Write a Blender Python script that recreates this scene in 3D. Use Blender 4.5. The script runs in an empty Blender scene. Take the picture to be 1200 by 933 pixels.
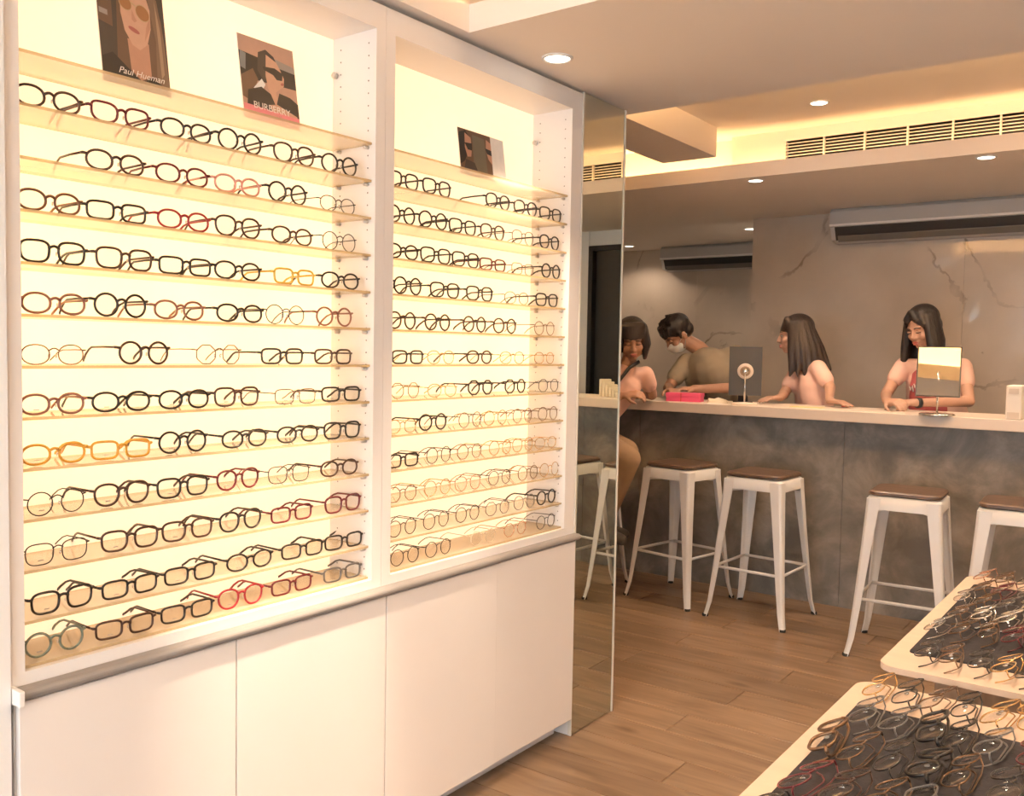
import bpy, bmesh, math, random
from mathutils import Vector, Matrix
random.seed(7)
SC = bpy.context.scene
COL = SC.collection
PI = math.pi

# ------------------------------------------------------------------ camera, world, exposure
cam_d = bpy.data.cameras.new('camera')
cam = bpy.data.objects.new('camera', cam_d); COL.objects.link(cam)
cam_d.sensor_fit = 'HORIZONTAL'; cam_d.sensor_width = 36.0; cam_d.lens = 1068.0 / 1200.0 * 36.0
cam_d.clip_start = 0.02
CX, CY, CZ = 1.751, 0.0, 1.40
def _d(px, py):
    return Vector((px - 600, -(py - 466.5), -1068.0)).normalized()
_y = _d(1394, 425); _nx = _d(-840, 386)
_x = -(_nx - _y * _nx.dot(_y)); _x.normalize(); _z = _x.cross(_y)
Rm = Matrix((_x, _y, _z))
cam.matrix_world = Matrix.Translation((CX, CY, CZ)) @ Rm.to_4x4()
SC.camera = cam

SC.view_settings.view_transform = 'Standard'
SC.view_settings.look = 'None'
SC.view_settings.gamma = 1.0
SC.view_settings.use_curve_mapping = False
SC.view_settings.exposure = 0.32

world = bpy.data.worlds.new('world'); SC.world = world; world.use_nodes = True
bgn = world.node_tree.nodes.get('Background') or world.node_tree.nodes.new('ShaderNodeBackground')
bgn.inputs[0].default_value = (0.90, 0.95, 1.0, 1); bgn.inputs[1].default_value = 7.0
try:
    SC.cycles.max_bounces = 10; SC.cycles.diffuse_bounces = 4; SC.cycles.glossy_bounces = 5
    SC.cycles.transparent_max_bounces = 24; SC.cycles.transmission_bounces = 8
    SC.cycles.sample_clamp_indirect = 6.0
    SC.cycles.caustics_reflective = False; SC.cycles.caustics_refractive = False
except Exception:
    pass
# daylight enters by the shop window behind the camera
pl = bpy.data.lights.new('window_portal', 'AREA'); pl.shape = 'RECTANGLE'; pl.size = 3.0; pl.size_y = 2.0
pl.cycles.is_portal = True
po = bpy.data.objects.new('window_portal', pl); COL.objects.link(po)
po.location = (1.7, -2.52, 1.2); po.rotation_euler = (PI / 2, 0, PI)
WARM = (1.0, 0.77, 0.56)
COVE = (1.0, 0.60, 0.27)

# ------------------------------------------------------------------ materials
def nd(nt, t, x=0, y=0, **kw):
    n = nt.nodes.new(t); n.location = (x, y)
    for k, v in kw.items(): setattr(n, k, v)
    return n
def mat(name, col, rough=0.5, metal=0.0, var=0.0, vscale=8.0, bump=0.0, bscale=40.0, spec=0.5, stretch=None, col2=None):
    m = bpy.data.materials.new(name); m.use_nodes = True
    nt = m.node_tree; b = nt.nodes['Principled BSDF']
    b.inputs['Base Color'].default_value = (*col, 1); b.inputs['Roughness'].default_value = rough
    b.inputs['Metallic'].default_value = metal; b.inputs['Specular IOR Level'].default_value = spec
    tc = None
    def coords():
        nonlocal tc
        if tc is None:
            tc = nd(nt, 'ShaderNodeTexCoord', -1000, 0)
            if stretch:
                mp = nd(nt, 'ShaderNodeMapping', -800, 0); mp.inputs['Scale'].default_value = stretch
                nt.links.new(tc.outputs['Object'], mp.inputs['Vector']); tc = mp
                return mp.outputs['Vector']
        return tc.outputs['Vector'] if stretch else tc.outputs['Object']
    if var > 0 or col2:
        n = nd(nt, 'ShaderNodeTexNoise', -600, 0); n.inputs['Scale'].default_value = vscale; n.inputs['Detail'].default_value = 6
        nt.links.new(coords(), n.inputs['Vector'])
        r = nd(nt, 'ShaderNodeValToRGB', -400, 0)
        lo = col2 if col2 else tuple(c * (1 - var) for c in col)
        hi = col if col2 else tuple(min(1, c * (1 + var)) for c in col)
        r.color_ramp.elements[0].position = 0.3; r.color_ramp.elements[1].position = 0.7
        r.color_ramp.elements[0].color = (*lo, 1); r.color_ramp.elements[1].color = (*hi, 1)
        nt.links.new(n.outputs['Fac'], r.inputs['Fac']); nt.links.new(r.outputs['Color'], b.inputs['Base Color'])
    if bump > 0:
        n2 = nd(nt, 'ShaderNodeTexNoise', -600, -300); n2.inputs['Scale'].default_value = bscale; n2.inputs['Detail'].default_value = 4
        nt.links.new(coords(), n2.inputs['Vector'])
        bp = nd(nt, 'ShaderNodeBump', -200, -300); bp.inputs['Strength'].default_value = bump; bp.inputs['Distance'].default_value = 0.004
        nt.links.new(n2.outputs['Fac'], bp.inputs['Height']); nt.links.new(bp.outputs['Normal'], b.inputs['Normal'])
    return m
def emit(name, col, s):
    m = bpy.data.materials.new(name); m.use_nodes = True; nt = m.node_tree; nt.nodes.clear()
    e = nd(nt, 'ShaderNodeEmission'); e.inputs[0].default_value = (*col, 1); e.inputs[1].default_value = s
    o = nd(nt, 'ShaderNodeOutputMaterial', 200); nt.links.new(e.outputs[0], o.inputs[0])
    return m
def glassy(name, tint, diff, dfac, gloss=1.0, rough=0.02, ior=1.45):
    """thin clear sheet: tinted transparency, a little surface haze, Fresnel reflection"""
    m = bpy.data.materials.new(name); m.use_nodes = True; nt = m.node_tree; nt.nodes.clear()
    t = nd(nt, 'ShaderNodeBsdfTransparent'); t.inputs[0].default_value = (*tint, 1)
    d1 = nd(nt, 'ShaderNodeBsdfTranslucent'); d1.inputs[0].default_value = (*diff, 1)
    d2 = nd(nt, 'ShaderNodeBsdfDiffuse'); d2.inputs[0].default_value = (*diff, 1)
    md = nd(nt, 'ShaderNodeMixShader'); md.inputs[0].default_value = 0.5
    nt.links.new(d1.outputs[0], md.inputs[1]); nt.links.new(d2.outputs[0], md.inputs[2])
    mx = nd(nt, 'ShaderNodeMixShader'); mx.inputs[0].default_value = dfac
    nt.links.new(t.outputs[0], mx.inputs[1]); nt.links.new(md.outputs[0], mx.inputs[2])
    g = nd(nt, 'ShaderNodeBsdfGlossy'); g.inputs['Roughness'].default_value = rough
    fr = nd(nt, 'ShaderNodeFresnel'); fr.inputs[0].default_value = ior
    mu = nd(nt, 'ShaderNodeMath', operation='MULTIPLY'); mu.inputs[1].default_value = gloss
    gm_ = nd(nt, 'ShaderNodeNewGeometry'); inv = nd(nt, 'ShaderNodeMath', operation='SUBTRACT'); inv.inputs[0].default_value = 1.0     # reflect only at the outer side of a sheet
    nt.links.new(gm_.outputs['Backfacing'], inv.inputs[1])
    m0 = nd(nt, 'ShaderNodeMath', operation='MULTIPLY'); nt.links.new(fr.outputs[0], m0.inputs[0]); nt.links.new(inv.outputs[0], m0.inputs[1])
    nt.links.new(m0.outputs[0], mu.inputs[0])
    m2 = nd(nt, 'ShaderNodeMixShader'); nt.links.new(mu.outputs[0], m2.inputs[0])
    nt.links.new(mx.outputs[0], m2.inputs[1]); nt.links.new(g.outputs[0], m2.inputs[2])
    o = nd(nt, 'ShaderNodeOutputMaterial', 400); nt.links.new(m2.outputs[0], o.inputs[0])
    return m

M = {}
M['white_wall'] = mat('white_wall', (0.80, 0.79, 0.78), 0.7, var=0.02, vscale=3, bump=0.05, bscale=200)
M['ceiling'] = mat('ceiling_paint', (0.88, 0.80, 0.715), 0.8, var=0.015, vscale=2)
M['cab_white'] = mat('cabinet_lacquer', (0.80, 0.765, 0.735), 0.35, var=0.012, vscale=3)
M['door_white'] = mat('door_lacquer', (0.80, 0.755, 0.72), 0.42, var=0.015, vscale=3)
M['rail_grey'] = mat('rail_aluminium', (0.24, 0.225, 0.218), 0.45, 0.0, var=0.05, vscale=20, stretch=(4, 0.3, 4))
M['pin'] = mat('shelf_pin_metal', (0.62, 0.58, 0.54), 0.35, 0.6)
M['hole'] = mat('peg_hole', (0.25, 0.21, 0.18), 0.9)
M['black'] = mat('black_paint', (0.012, 0.012, 0.013), 0.45)
M['dark_panel'] = mat('dark_door', (0.025, 0.025, 0.027), 0.4, var=0.2, vscale=4)
M['chrome'] = mat('chrome', (0.8, 0.78, 0.75), 0.15, 1.0)
M['white_metal'] = mat('white_powder_coat', (0.80, 0.775, 0.74), 0.33, 0.0, var=0.03, vscale=6)
M['rubber'] = mat('black_rubber', (0.02, 0.02, 0.02), 0.8)
M['seat_wood'] = mat('dark_seat_wood', (0.10, 0.062, 0.042), 0.38, var=0.35, vscale=6, stretch=(1, 12, 1))
M['counter_top'] = mat('counter_top_laminate', (0.74, 0.62, 0.51), 0.35, var=0.03, vscale=6)
M['board'] = mat('display_board_ply', (0.70, 0.53, 0.40), 0.4, var=0.05, vscale=5, stretch=(1, 6, 1))
M['mat_dark'] = mat('display_mat_felt', (0.030, 0.026, 0.030), 0.9, var=0.3, vscale=60, bump=0.3, bscale=300)
M['table_leg'] = mat('table_leg_oak', (0.36, 0.24, 0.15), 0.5, var=0.2, vscale=8, stretch=(8, 8, 1))
M['ac_white'] = mat('ac_plastic', (0.50, 0.485, 0.47), 0.25)
M['ac_dark'] = mat('ac_slot', (0.03, 0.03, 0.03), 0.5)
M['ac_grey'] = mat('ac_grey_flap', (0.13, 0.125, 0.12), 0.4)
M['pink'] = mat('pink_box_card', (0.80, 0.10, 0.22), 0.5, var=0.04, vscale=10)
M['paper'] = mat('cream_paper', (0.78, 0.68, 0.52), 0.7, var=0.03)
M['yellow_paper'] = mat('yellow_paper', (0.80, 0.62, 0.25), 0.7, var=0.03)
M['red_plastic'] = mat('red_plastic', (0.62, 0.06, 0.04), 0.4)
M['white_box'] = mat('white_plastic_box', (0.80, 0.72, 0.62), 0.4)
M['box_panel'] = mat('box_panel_beige', (0.62, 0.53, 0.44), 0.5)
M['stand_back'] = mat('mirror_back_dark', (0.055, 0.053, 0.050), 0.55)
M['mirror'] = mat('mirror_silver', (0.80, 0.79, 0.72), 0.015, 1.0)
M['wall_mirror'] = mat('wall_mirror_silver', (0.66, 0.68, 0.60), 0.01, 1.0)
M['mirror_edge'] = mat('mirror_edge_glass', (0.72, 0.68, 0.60), 0.25, 0.0)
M['glass_shelf'] = glassy('shelf_glass', (0.955, 0.93, 0.87), (1.0, 0.90, 0.76), 0.36, 0.8, 0.03)
M['glass_edge'] = glassy('shelf_glass_edge', (0.70, 0.64, 0.46), (0.70, 0.58, 0.40), 0.6, 0.6, 0.1)
M['lens'] = glassy('demo_lens', (0.97, 0.965, 0.95), (0.9, 0.88, 0.85), 0.02, 1.0, 0.02, 1.5)
M['window_glass'] = glassy('window_glass', (0.97, 0.98, 0.98), (0.9, 0.9, 0.9), 0.0, 1.0, 0.01)
M['led'] = emit('led_strip', COVE, 3.0)
M['disc'] = emit('downlight_diffuser', (1.0, 0.90, 0.74), 6.0)
M['lens_print'] = mat('lens_print', (0.30, 0.27, 0.25), 0.6)

# back panel: milky acrylic with light tubes behind it
def acrylic():
    m = bpy.data.materials.new('lit_acrylic'); m.use_nodes = True; nt = m.node_tree; nt.nodes.clear()
    t = nd(nt, 'ShaderNodeBsdfTranslucent'); t.inputs[0].default_value = (1.0, 0.92, 0.70, 1)
    d = nd(nt, 'ShaderNodeBsdfDiffuse'); d.inputs[0].default_value = (0.85, 0.80, 0.74, 1)
    mx = nd(nt, 'ShaderNodeMixShader'); mx.inputs[0].default_value = 0.42
    nt.links.new(t.outputs[0], mx.inputs[1]); nt.links.new(d.outputs[0], mx.inputs[2])
    e = nd(nt, 'ShaderNodeEmission'); e.inputs[0].default_value = (1.0, 0.745, 0.61, 1); e.inputs[1].default_value = 0.36
    a = nd(nt, 'ShaderNodeAddShader'); nt.links.new(mx.outputs[0], a.inputs[0]); nt.links.new(e.outputs[0], a.inputs[1])
    o = nd(nt, 'ShaderNodeOutputMaterial'); nt.links.new(a.outputs[0], o.inputs[0])
    return m
M['acrylic'] = acrylic()

def marble():
    m = bpy.data.materials.new('polished_marble'); m.use_nodes = True; nt = m.node_tree; b = nt.nodes['Principled BSDF']
    tc = nd(nt, 'ShaderNodeTexCoord', -1400)
    n0 = nd(nt, 'ShaderNodeTexNoise', -1200, -200); n0.inputs['Scale'].default_value = 1.6; n0.inputs['Detail'].default_value = 5
    nt.links.new(tc.outputs['Object'], n0.inputs['Vector'])
    n0.inputs['Scale'].default_value = 0.85; n0.inputs['Detail'].default_value = 7; n0.inputs['Distortion'].default_value = 0.9
    sb = nd(nt, 'ShaderNodeMath', -1000, 0, operation='SUBTRACT'); sb.inputs[1].default_value = 0.5; nt.links.new(n0.outputs['Fac'], sb.inputs[0])
    w = nd(nt, 'ShaderNodeMath', -800, 0, operation='ABSOLUTE'); nt.links.new(sb.outputs[0], w.inputs[0])
    r = nd(nt, 'ShaderNodeValToRGB', -600, 0)
    e = r.color_ramp.elements; e[0].position = 0.0; e[0].color = (0, 0, 0, 1); e[1].position = 0.010; e[1].color = (1, 1, 1, 1)
    nt.links.new(w.outputs[0], r.inputs['Fac'])
    n1 = nd(nt, 'ShaderNodeTexNoise', -800, -300); n1.inputs['Scale'].default_value = 1.3; n1.inputs['Detail'].default_value = 8
    nt.links.new(tc.outputs['Object'], n1.inputs['Vector'])
    r1 = nd(nt, 'ShaderNodeValToRGB', -600, -300); e = r1.color_ramp.elements
    e[0].position = 0.32; e[0].color = (0.48, 0.41, 0.34, 1); e[1].position = 0.68; e[1].color = (0.66, 0.58, 0.50, 1)
    nt.links.new(n1.outputs['Fac'], r1.inputs['Fac'])
    n3 = nd(nt, 'ShaderNodeTexNoise', -800, -600); n3.inputs['Scale'].default_value = 2.3
    nt.links.new(tc.outputs['Object'], n3.inputs['Vector'])
    r3 = nd(nt, 'ShaderNodeValToRGB', -600, -600); e = r3.color_ramp.elements
    e[0].position = 0.45; e[0].color = (1, 1, 1, 1); e[1].position = 0.62; e[1].color = (0.25, 0.25, 0.25, 1)
    nt.links.new(n3.outputs['Fac'], r3.inputs['Fac'])
    mxm = nd(nt, 'ShaderNodeMath', -400, -200, operation='MAXIMUM'); nt.links.new(r.outputs['Color'], mxm.inputs[0]); nt.links.new(r3.outputs['Color'], mxm.inputs[1])
    mx = nd(nt, 'ShaderNodeMix', -300, 0, data_type='RGBA'); mx.inputs[6].default_value = (0.16, 0.12, 0.09, 1)
    nt.links.new(mxm.outputs[0], mx.inputs[0]); nt.links.new(r1.outputs['Color'], mx.inputs[7])
    nt.links.new(mx.outputs[2], b.inputs['Base Color']); b.inputs['Roughness'].default_value = 0.06
    b.inputs['Specular IOR Level'].default_value = 0.65
    return m
M['marble'] = marble()

def concrete():
    m = bpy.data.materials.new('concrete_panel'); m.use_nodes = True; nt = m.node_tree; b = nt.nodes['Principled BSDF']
    tc = nd(nt, 'ShaderNodeTexCoord', -1200)
    n = nd(nt, 'ShaderNodeTexNoise', -900, 0); n.inputs['Scale'].default_value = 3.6; n.inputs['Detail'].default_value = 12; n.inputs['Roughness'].default_value = 0.62; n.inputs['Distortion'].default_value = 0.4
    nt.links.new(tc.outputs['Object'], n.inputs['Vector'])
    r = nd(nt, 'ShaderNodeValToRGB', -600, 0); e = r.color_ramp.elements
    e[0].position = 0.38; e[0].color = (0.135, 0.125, 0.115, 1); e[1].position = 0.66; e[1].color = (0.34, 0.305, 0.265, 1)
    x = r.color_ramp.elements.new(0.5); x.color = (0.20, 0.186, 0.17, 1)
    nt.links.new(n.outputs['Fac'], r.inputs['Fac']); nt.links.new(r.outputs['Color'], b.inputs['Base Color'])
    n2 = nd(nt, 'ShaderNodeTexNoise', -900, -300); n2.inputs['Scale'].default_value = 30; nt.links.new(tc.outputs['Object'], n2.inputs['Vector'])
    bp = nd(nt, 'ShaderNodeBump', -300, -300); bp.inputs['Strength'].default_value = 0.15; bp.inputs['Distance'].default_value = 0.004
    nt.links.new(n2.outputs['Fac'], bp.inputs['Height']); nt.links.new(bp.outputs['Normal'], b.inputs['Normal'])
    b.inputs['Roughness'].default_value = 0.5
    return m
M['concrete'] = concrete()

def plank_mat():
    m = bpy.data.materials.new('oak_plank'); m.use_nodes = True; nt = m.node_tree; b = nt.nodes['Principled BSDF']
    oi = nd(nt, 'ShaderNodeObjectInfo', -1400, -300); tc = nd(nt, 'ShaderNodeTexCoord', -1400)
    sc = nd(nt, 'ShaderNodeVectorMath', -1250, -300, operation='SCALE'); sc.inputs['Scale'].default_value = 3.7
    nt.links.new(oi.outputs['Location'], sc.inputs[0])
    ad = nd(nt, 'ShaderNodeVectorMath', -1100, 0, operation='ADD'); nt.links.new(tc.outputs['Object'], ad.inputs[0]); nt.links.new(sc.outputs[0], ad.inputs[1])
    mp = nd(nt, 'ShaderNodeMapping', -950, 0); mp.inputs['Scale'].default_value = (1.0, 7, 1)
    nt.links.new(ad.outputs[0], mp.inputs['Vector'])
    n = nd(nt, 'ShaderNodeTexNoise', -700, 0); n.inputs['Scale'].default_value = 2.2; n.inputs['Detail'].default_value = 8; n.inputs['Distortion'].default_value = 0.8
    nt.links.new(mp.outputs[0], n.inputs['Vector'])
    r = nd(nt, 'ShaderNodeValToRGB', -500, 0); e = r.color_ramp.elements
    e[0].position = 0.28; e[0].color = (0.16, 0.102, 0.062, 1); e[1].position = 0.72; e[1].color = (0.315, 0.212, 0.135, 1)
    nt.links.new(n.outputs['Fac'], r.inputs['Fac'])
    # knots
    v = nd(nt, 'ShaderNodeTexVoronoi', -700, -300); v.inputs['Scale'].default_value = 1.0
    mp2 = nd(nt, 'ShaderNodeMapping', -950, -300); mp2.inputs['Scale'].default_value = (2.2, 5.0, 1)
    nt.links.new(ad.outputs[0], mp2.inputs['Vector']); nt.links.new(mp2.outputs[0], v.inputs['Vector'])
    r2 = nd(nt, 'ShaderNodeValToRGB', -500, -300); e = r2.color_ramp.elements
    e[0].position = 0.03; e[0].color = (0.35, 0.28, 0.22, 1); e[1].position = 0.16; e[1].color = (1, 1, 1, 1)
    nt.links.new(v.outputs['Distance'], r2.inputs['Fac'])
    ml = nd(nt, 'ShaderNodeMix', -300, 0, data_type='RGBA', blend_type='MULTIPLY'); ml.inputs[0].default_value = 1
    nt.links.new(r.outputs['Color'], ml.inputs[6]); nt.links.new(r2.outputs['Color'], ml.inputs[7])
    hv = nd(nt, 'ShaderNodeHueSaturation', -150, 0)
    mr = nd(nt, 'ShaderNodeMapRange', -400, -500); mr.inputs['To Min'].default_value = 0.82; mr.inputs['To Max'].default_value = 1.12
    nt.links.new(oi.outputs['Random'], mr.inputs['Value']); nt.links.new(mr.outputs[0], hv.inputs['Value'])
    nt.links.new(ml.outputs[2], hv.inputs['Color']); nt.links.new(hv.outputs[0], b.inputs['Base Color'])
    b.inputs['Roughness'].default_value = 0.32; b.inputs['Specular IOR Level'].default_value = 0.45
    bp = nd(nt, 'ShaderNodeBump', -200, -400); bp.inputs['Strength'].default_value = 0.12; bp.inputs['Distance'].default_value = 0.002
    nt.links.new(n.outputs['Fac'], bp.inputs['Height']); nt.links.new(bp.outputs['Normal'], b.inputs['Normal'])
    return m
M['plank'] = plank_mat()

# ------------------------------------------------------------------ mesh helpers
class MB:
    """collects shapes, then becomes one mesh"""
    def __init__(s): s.v = []; s.f = []; s.mi = []; s.sm = []
    def add(s, vs, fs, mi=0, smooth=False):
        o = len(s.v); s.v += [tuple(v) for v in vs]
        for f in fs: s.f.append([i + o for i in f]); s.mi.append(mi); s.sm.append(smooth)
    def box(s, x0, x1, y0, y1, z0, z1, mi=0, bev=0.0):
        if bev <= 0:
            vs = [(x, y, z) for z in (z0, z1) for y in (y0, y1) for x in (x0, x1)]
            s.add(vs, [(0, 2, 3, 1), (4, 5, 7, 6), (0, 1, 5, 4), (2, 6, 7, 3), (0, 4, 6, 2), (1, 3, 7, 5)], mi)
        else:
            bm = bmesh.new(); bmesh.ops.create_cube(bm, size=1)
            for v in bm.verts: v.co = Vector(((x0 + x1) / 2 + v.co.x * (x1 - x0), (y0 + y1) / 2 + v.co.y * (y1 - y0), (z0 + z1) / 2 + v.co.z * (z1 - z0)))
            bmesh.ops.bevel(bm, geom=bm.edges[:], offset=bev, segments=2, affect='EDGES', profile=0.6)
            bm.verts.index_update(); s.add([v.co for v in bm.verts], [[v.index for v in f.verts] for f in bm.faces], mi, False); bm.free()
    def tube(s, pts, r, n=8, mi=0, closed=False, cap=True, flat=1.0, up=None, smooth=True):
        pts = [Vector(p) for p in pts]; N = len(pts); rr = r if isinstance(r, (list, tuple)) else [r] * N
        vs = []; fs = []; up = Vector(up) if up else None; prev = None
        for i, p in enumerate(pts):
            a = pts[(i - 1) % N] if (closed or i > 0) else p; b = pts[(i + 1) % N] if (closed or i < N - 1) else p
            t = (b - a).normalized()
            if up: u = (up - t * up.dot(t)).normalized()
            elif prev is None:
                q = Vector((0, 0, 1)) if abs(t.z) < 0.9 else Vector((1, 0, 0)); u = (q - t * q.dot(t)).normalized()
            else: u = (prev - t * prev.dot(t)).normalized()
            prev = u; w = t.cross(u)
            for k in range(n):
                an = 2 * PI * (k + 0.5) / n
                vs.append(p + u * math.cos(an) * rr[i] + w * math.sin(an) * rr[i] * flat)
        M_ = N if closed else N - 1
        for i in range(M_):
            j = (i + 1) % N
            for k in range(n):
                k2 = (k + 1) % n; fs.append((i * n + k, i * n + k2, j * n + k2, j * n + k))
        if cap and not closed:
            fs.append(tuple(range(n - 1, -1, -1))); fs.append(tuple((N - 1) * n + k for k in range(n)))
        s.add(vs, fs, mi, smooth)
    def lathe(s, prof, c=(0, 0, 0), n=24, mi=0, axis='z', smooth=True):
        vs = []; fs = []
        for (r, h) in prof:
            for k in range(n):
                a = 2 * PI * k / n; x = r * math.cos(a); y = r * math.sin(a)
                p = (x, y, h) if axis == 'z' else ((x, h, y) if axis == 'y' else (h, x, y))
                vs.append((c[0] + p[0], c[1] + p[1], c[2] + p[2]))
        for i in range(len(prof) - 1):
            for k in range(n):
                k2 = (k + 1) % n; fs.append((i * n + k, i * n + k2, (i + 1) * n + k2, (i + 1) * n + k))
        fs.append(tuple(range(n - 1, -1, -1))); fs.append(tuple((len(prof) - 1) * n + k for k in range(n)))
        s.add(vs, fs, mi, smooth)
    def ell(s, c, r, rot=None, n=12, m=8, mi=0):
        vs = [Vector((0, 0, -1))]; fs = []
        for i in range(1, m):
            ph = PI * i / m - PI / 2
            for k in range(n):
                a = 2 * PI * k / n; vs.append(Vector((math.cos(ph) * math.cos(a), math.cos(ph) * math.sin(a), math.sin(ph))))
        vs.append(Vector((0, 0, 1))); L = len(vs) - 1
        for k in range(n): fs.append((0, 1 + (k + 1) % n, 1 + k)); fs.append((L, L - n + k, L - n + (k + 1) % n))
        for i in range(m - 2):
            for k in range(n):
                a = 1 + i * n; k2 = (k + 1) % n; fs.append((a + k, a + k2, a + n + k2, a + n + k))
        c = Vector(c); out = []
        for v in vs:
            p = Vector((v.x * r[0], v.y * r[1], v.z * r[2]))
            if rot is not None: p = rot @ p
            out.append(c + p)
        s.add(out, fs, mi, True)
    def cap(s, p0, r0, p1, r1, n=12):
        """tapered capsule"""
        p0 = Vector(p0); p1 = Vector(p1); d = p1 - p0; L = d.length
        t = d.normalized() if L > 1e-6 else Vector((0, 0, 1))
        q = Vector((0, 0, 1)) if abs(t.z) < 0.9 else Vector((1, 0, 0)); u = (q - t * q.dot(t)).normalized(); w = t.cross(u)
        rings = [(-r0 * math.cos(a), r0 * math.sin(a)) for a in (0.05, 0.5, 1.0, PI / 2)] + [(L + r1 * math.sin(a), r1 * math.cos(a)) for a in (0, 0.55, 1.05, 1.52)]
        vs = []; fs = []
        for h, r in rings:
            for k in range(n):
                a = 2 * PI * k / n; vs.append(p0 + t * h + u * (r * math.cos(a)) + w * (r * math.sin(a)))
        for i in range(len(rings) - 1):
            for k in range(n):
                k2 = (k + 1) % n; fs.append((i * n + k, i * n + k2, (i + 1) * n + k2, (i + 1) * n + k))
        fs.append(tuple(range(n - 1, -1, -1))); fs.append(tuple((len(rings) - 1) * n + k for k in range(n)))
        s.add(vs, fs, 0, True)
    def prism(s, poly, z0, z1, mi=0, smooth=False):
        n = len(poly); vs = [(x, y, z0) for x, y in poly] + [(x, y, z1) for x, y in poly]
        fs = [tuple(range(n - 1, -1, -1)), tuple(range(n, 2 * n))] + [(i, (i + 1) % n, n + (i + 1) % n, n + i) for i in range(n)]
        s.add(vs, fs, mi, smooth)
    def mesh(s, name):
        me = bpy.data.meshes.new(name); me.from_pydata(s.v, [], s.f)
        me.polygons.foreach_set('material_index', s.mi); me.polygons.foreach_set('use_smooth', s.sm); me.update()
        return me
    def build(s, name, mats, parent=None, loc=None):
        return obj(name, s.mesh(name), mats, parent, loc)
def obj(name, me, mats=None, parent=None, loc=None):
    if mats is not None and not len(me.materials):
        for m in (mats if isinstance(mats, (list, tuple)) else [mats]): me.materials.append(M[m] if isinstance(m, str) else m)
    o = bpy.data.objects.new(name, me); COL.objects.link(o)
    if parent is not None: o.parent = parent
    if loc is not None: o.location = loc
    return o
def empty(name, loc=(0, 0, 0), rz=0.0):
    o = bpy.data.objects.new(name, None); COL.objects.link(o); o.location = loc; o.rotation_euler = (0, 0, rz); o.empty_display_size = 0.05
    return o
def tag(o, label, cat, group=None):
    o['label'] = label; o['category'] = cat
    if group: o['group'] = group
    return o
def struct(o, label=None):
    o['kind'] = 'structure'
    if label: o['label'] = label
    return o
def rrect(x0, x1, y0, y1, r, n=5):
    pts = []
    for cx, cy, a0 in ((x1 - r, y1 - r, 0), (x0 + r, y1 - r, PI / 2), (x0 + r, y0 + r, PI), (x1 - r, y0 + r, 1.5 * PI)):
        for k in range(n + 1):
            a = a0 + PI / 2 * k / n; pts.append((cx + r * math.cos(a), cy + r * math.sin(a)))
    return pts
def sbox(name, m, *a, label=None):
    b = MB(); b.box(*a); return struct(b.build(name, m), label)

# ------------------------------------------------------------------ the room
XL, XR, YF, YB, YN = -3.2, 3.3, -2.6, 6.5, 7.95
ZN, ZL, ZT = 2.32, 2.40, 2.662           # near ceiling, ceiling over the counter, tray ceiling
b = MB(); b.box(XL - .1, XR + .1, YF - .1, YN + .1, -.06, -.012)
floor = struct(b.build('floor', 'hole'), 'brown oak plank floor')
PW, PL = 0.19, 1.25
pm = {}
def plank_mesh(L):
    k = round(L, 3)
    if k not in pm:
        q = MB(); g = 0.0012; h = 0.0; bv = .0018
        x0, x1, y0, y1 = g, L - g, g, PW - g
        q.add([(x0, y0, -.012), (x1, y0, -.012), (x1, y1, -.012), (x0, y1, -.012), (x0, y0, h - bv), (x1, y0, h - bv), (x1, y1, h - bv), (x0, y1, h - bv),
               (x0 + bv, y0 + bv, h), (x1 - bv, y0 + bv, h), (x1 - bv, y1 - bv, h), (x0 + bv, y1 - bv, h)],
              [(0, 1, 5, 4), (1, 2, 6, 5), (2, 3, 7, 6), (3, 0, 4, 7), (4, 5, 9, 8), (5, 6, 10, 9), (6, 7, 11, 10), (7, 4, 8, 11), (8, 9, 10, 11)])
        pm[k] = q.mesh('plank'); pm[k].materials.append(M['plank'])
    return pm[k]
nplank = 0; y = 5.3 - PW * 28; row = 0
while y < 5.2:                                           # rows from the camera to the counter
    x = (-1.6 if y > 3.0 else -0.1) - (row * 0.47 % 1.0) * PL
    while x < XR - 0.001:
        L = min(PL, XR - x); x0 = max(x, XL)
        if x + L > (-1.7 if y > 3.0 else -0.1) and nplank < 290:
            obj('plank', plank_mesh(L), None, floor, (x, y, 0)); nplank += 1
        x += PL
    y += PW; row += 1
q = MB()                                                 # planks far behind the camera or behind the counter, out of view
for yy, xa, xb in [(YF + k * PW, 0, XR) for k in range(14)] + [(5.3 - PW * 0 + PW * k - .0, XL, XR) for k in range(14)]:
    if yy < 5.3 - PW * 28 - .001 or yy > 5.2: q.box(xa, xb, yy + .001, min(yy + PW, YN) - .001, -.012, 0)
r_ = q.build('plank_field', 'plank', floor); r_['kind'] = 'stuff'

sbox('wall_left', 'white_wall', -.2, 0.012, YF, 0.79, 0, 2.75, label='pale bluish white wall left of the display cabinet')
sbox('wall_return', 'white_wall', -3.2, -.365, 0.6, 3.03, 0, 2.75)
sbox('wall_side', 'white_wall', XL - .1, XL, 3.03, YN, 0, 2.75)
sbox('wall_right', 'white_wall', XR, XR + .1, YF, YB, 0, 2.75)
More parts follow.
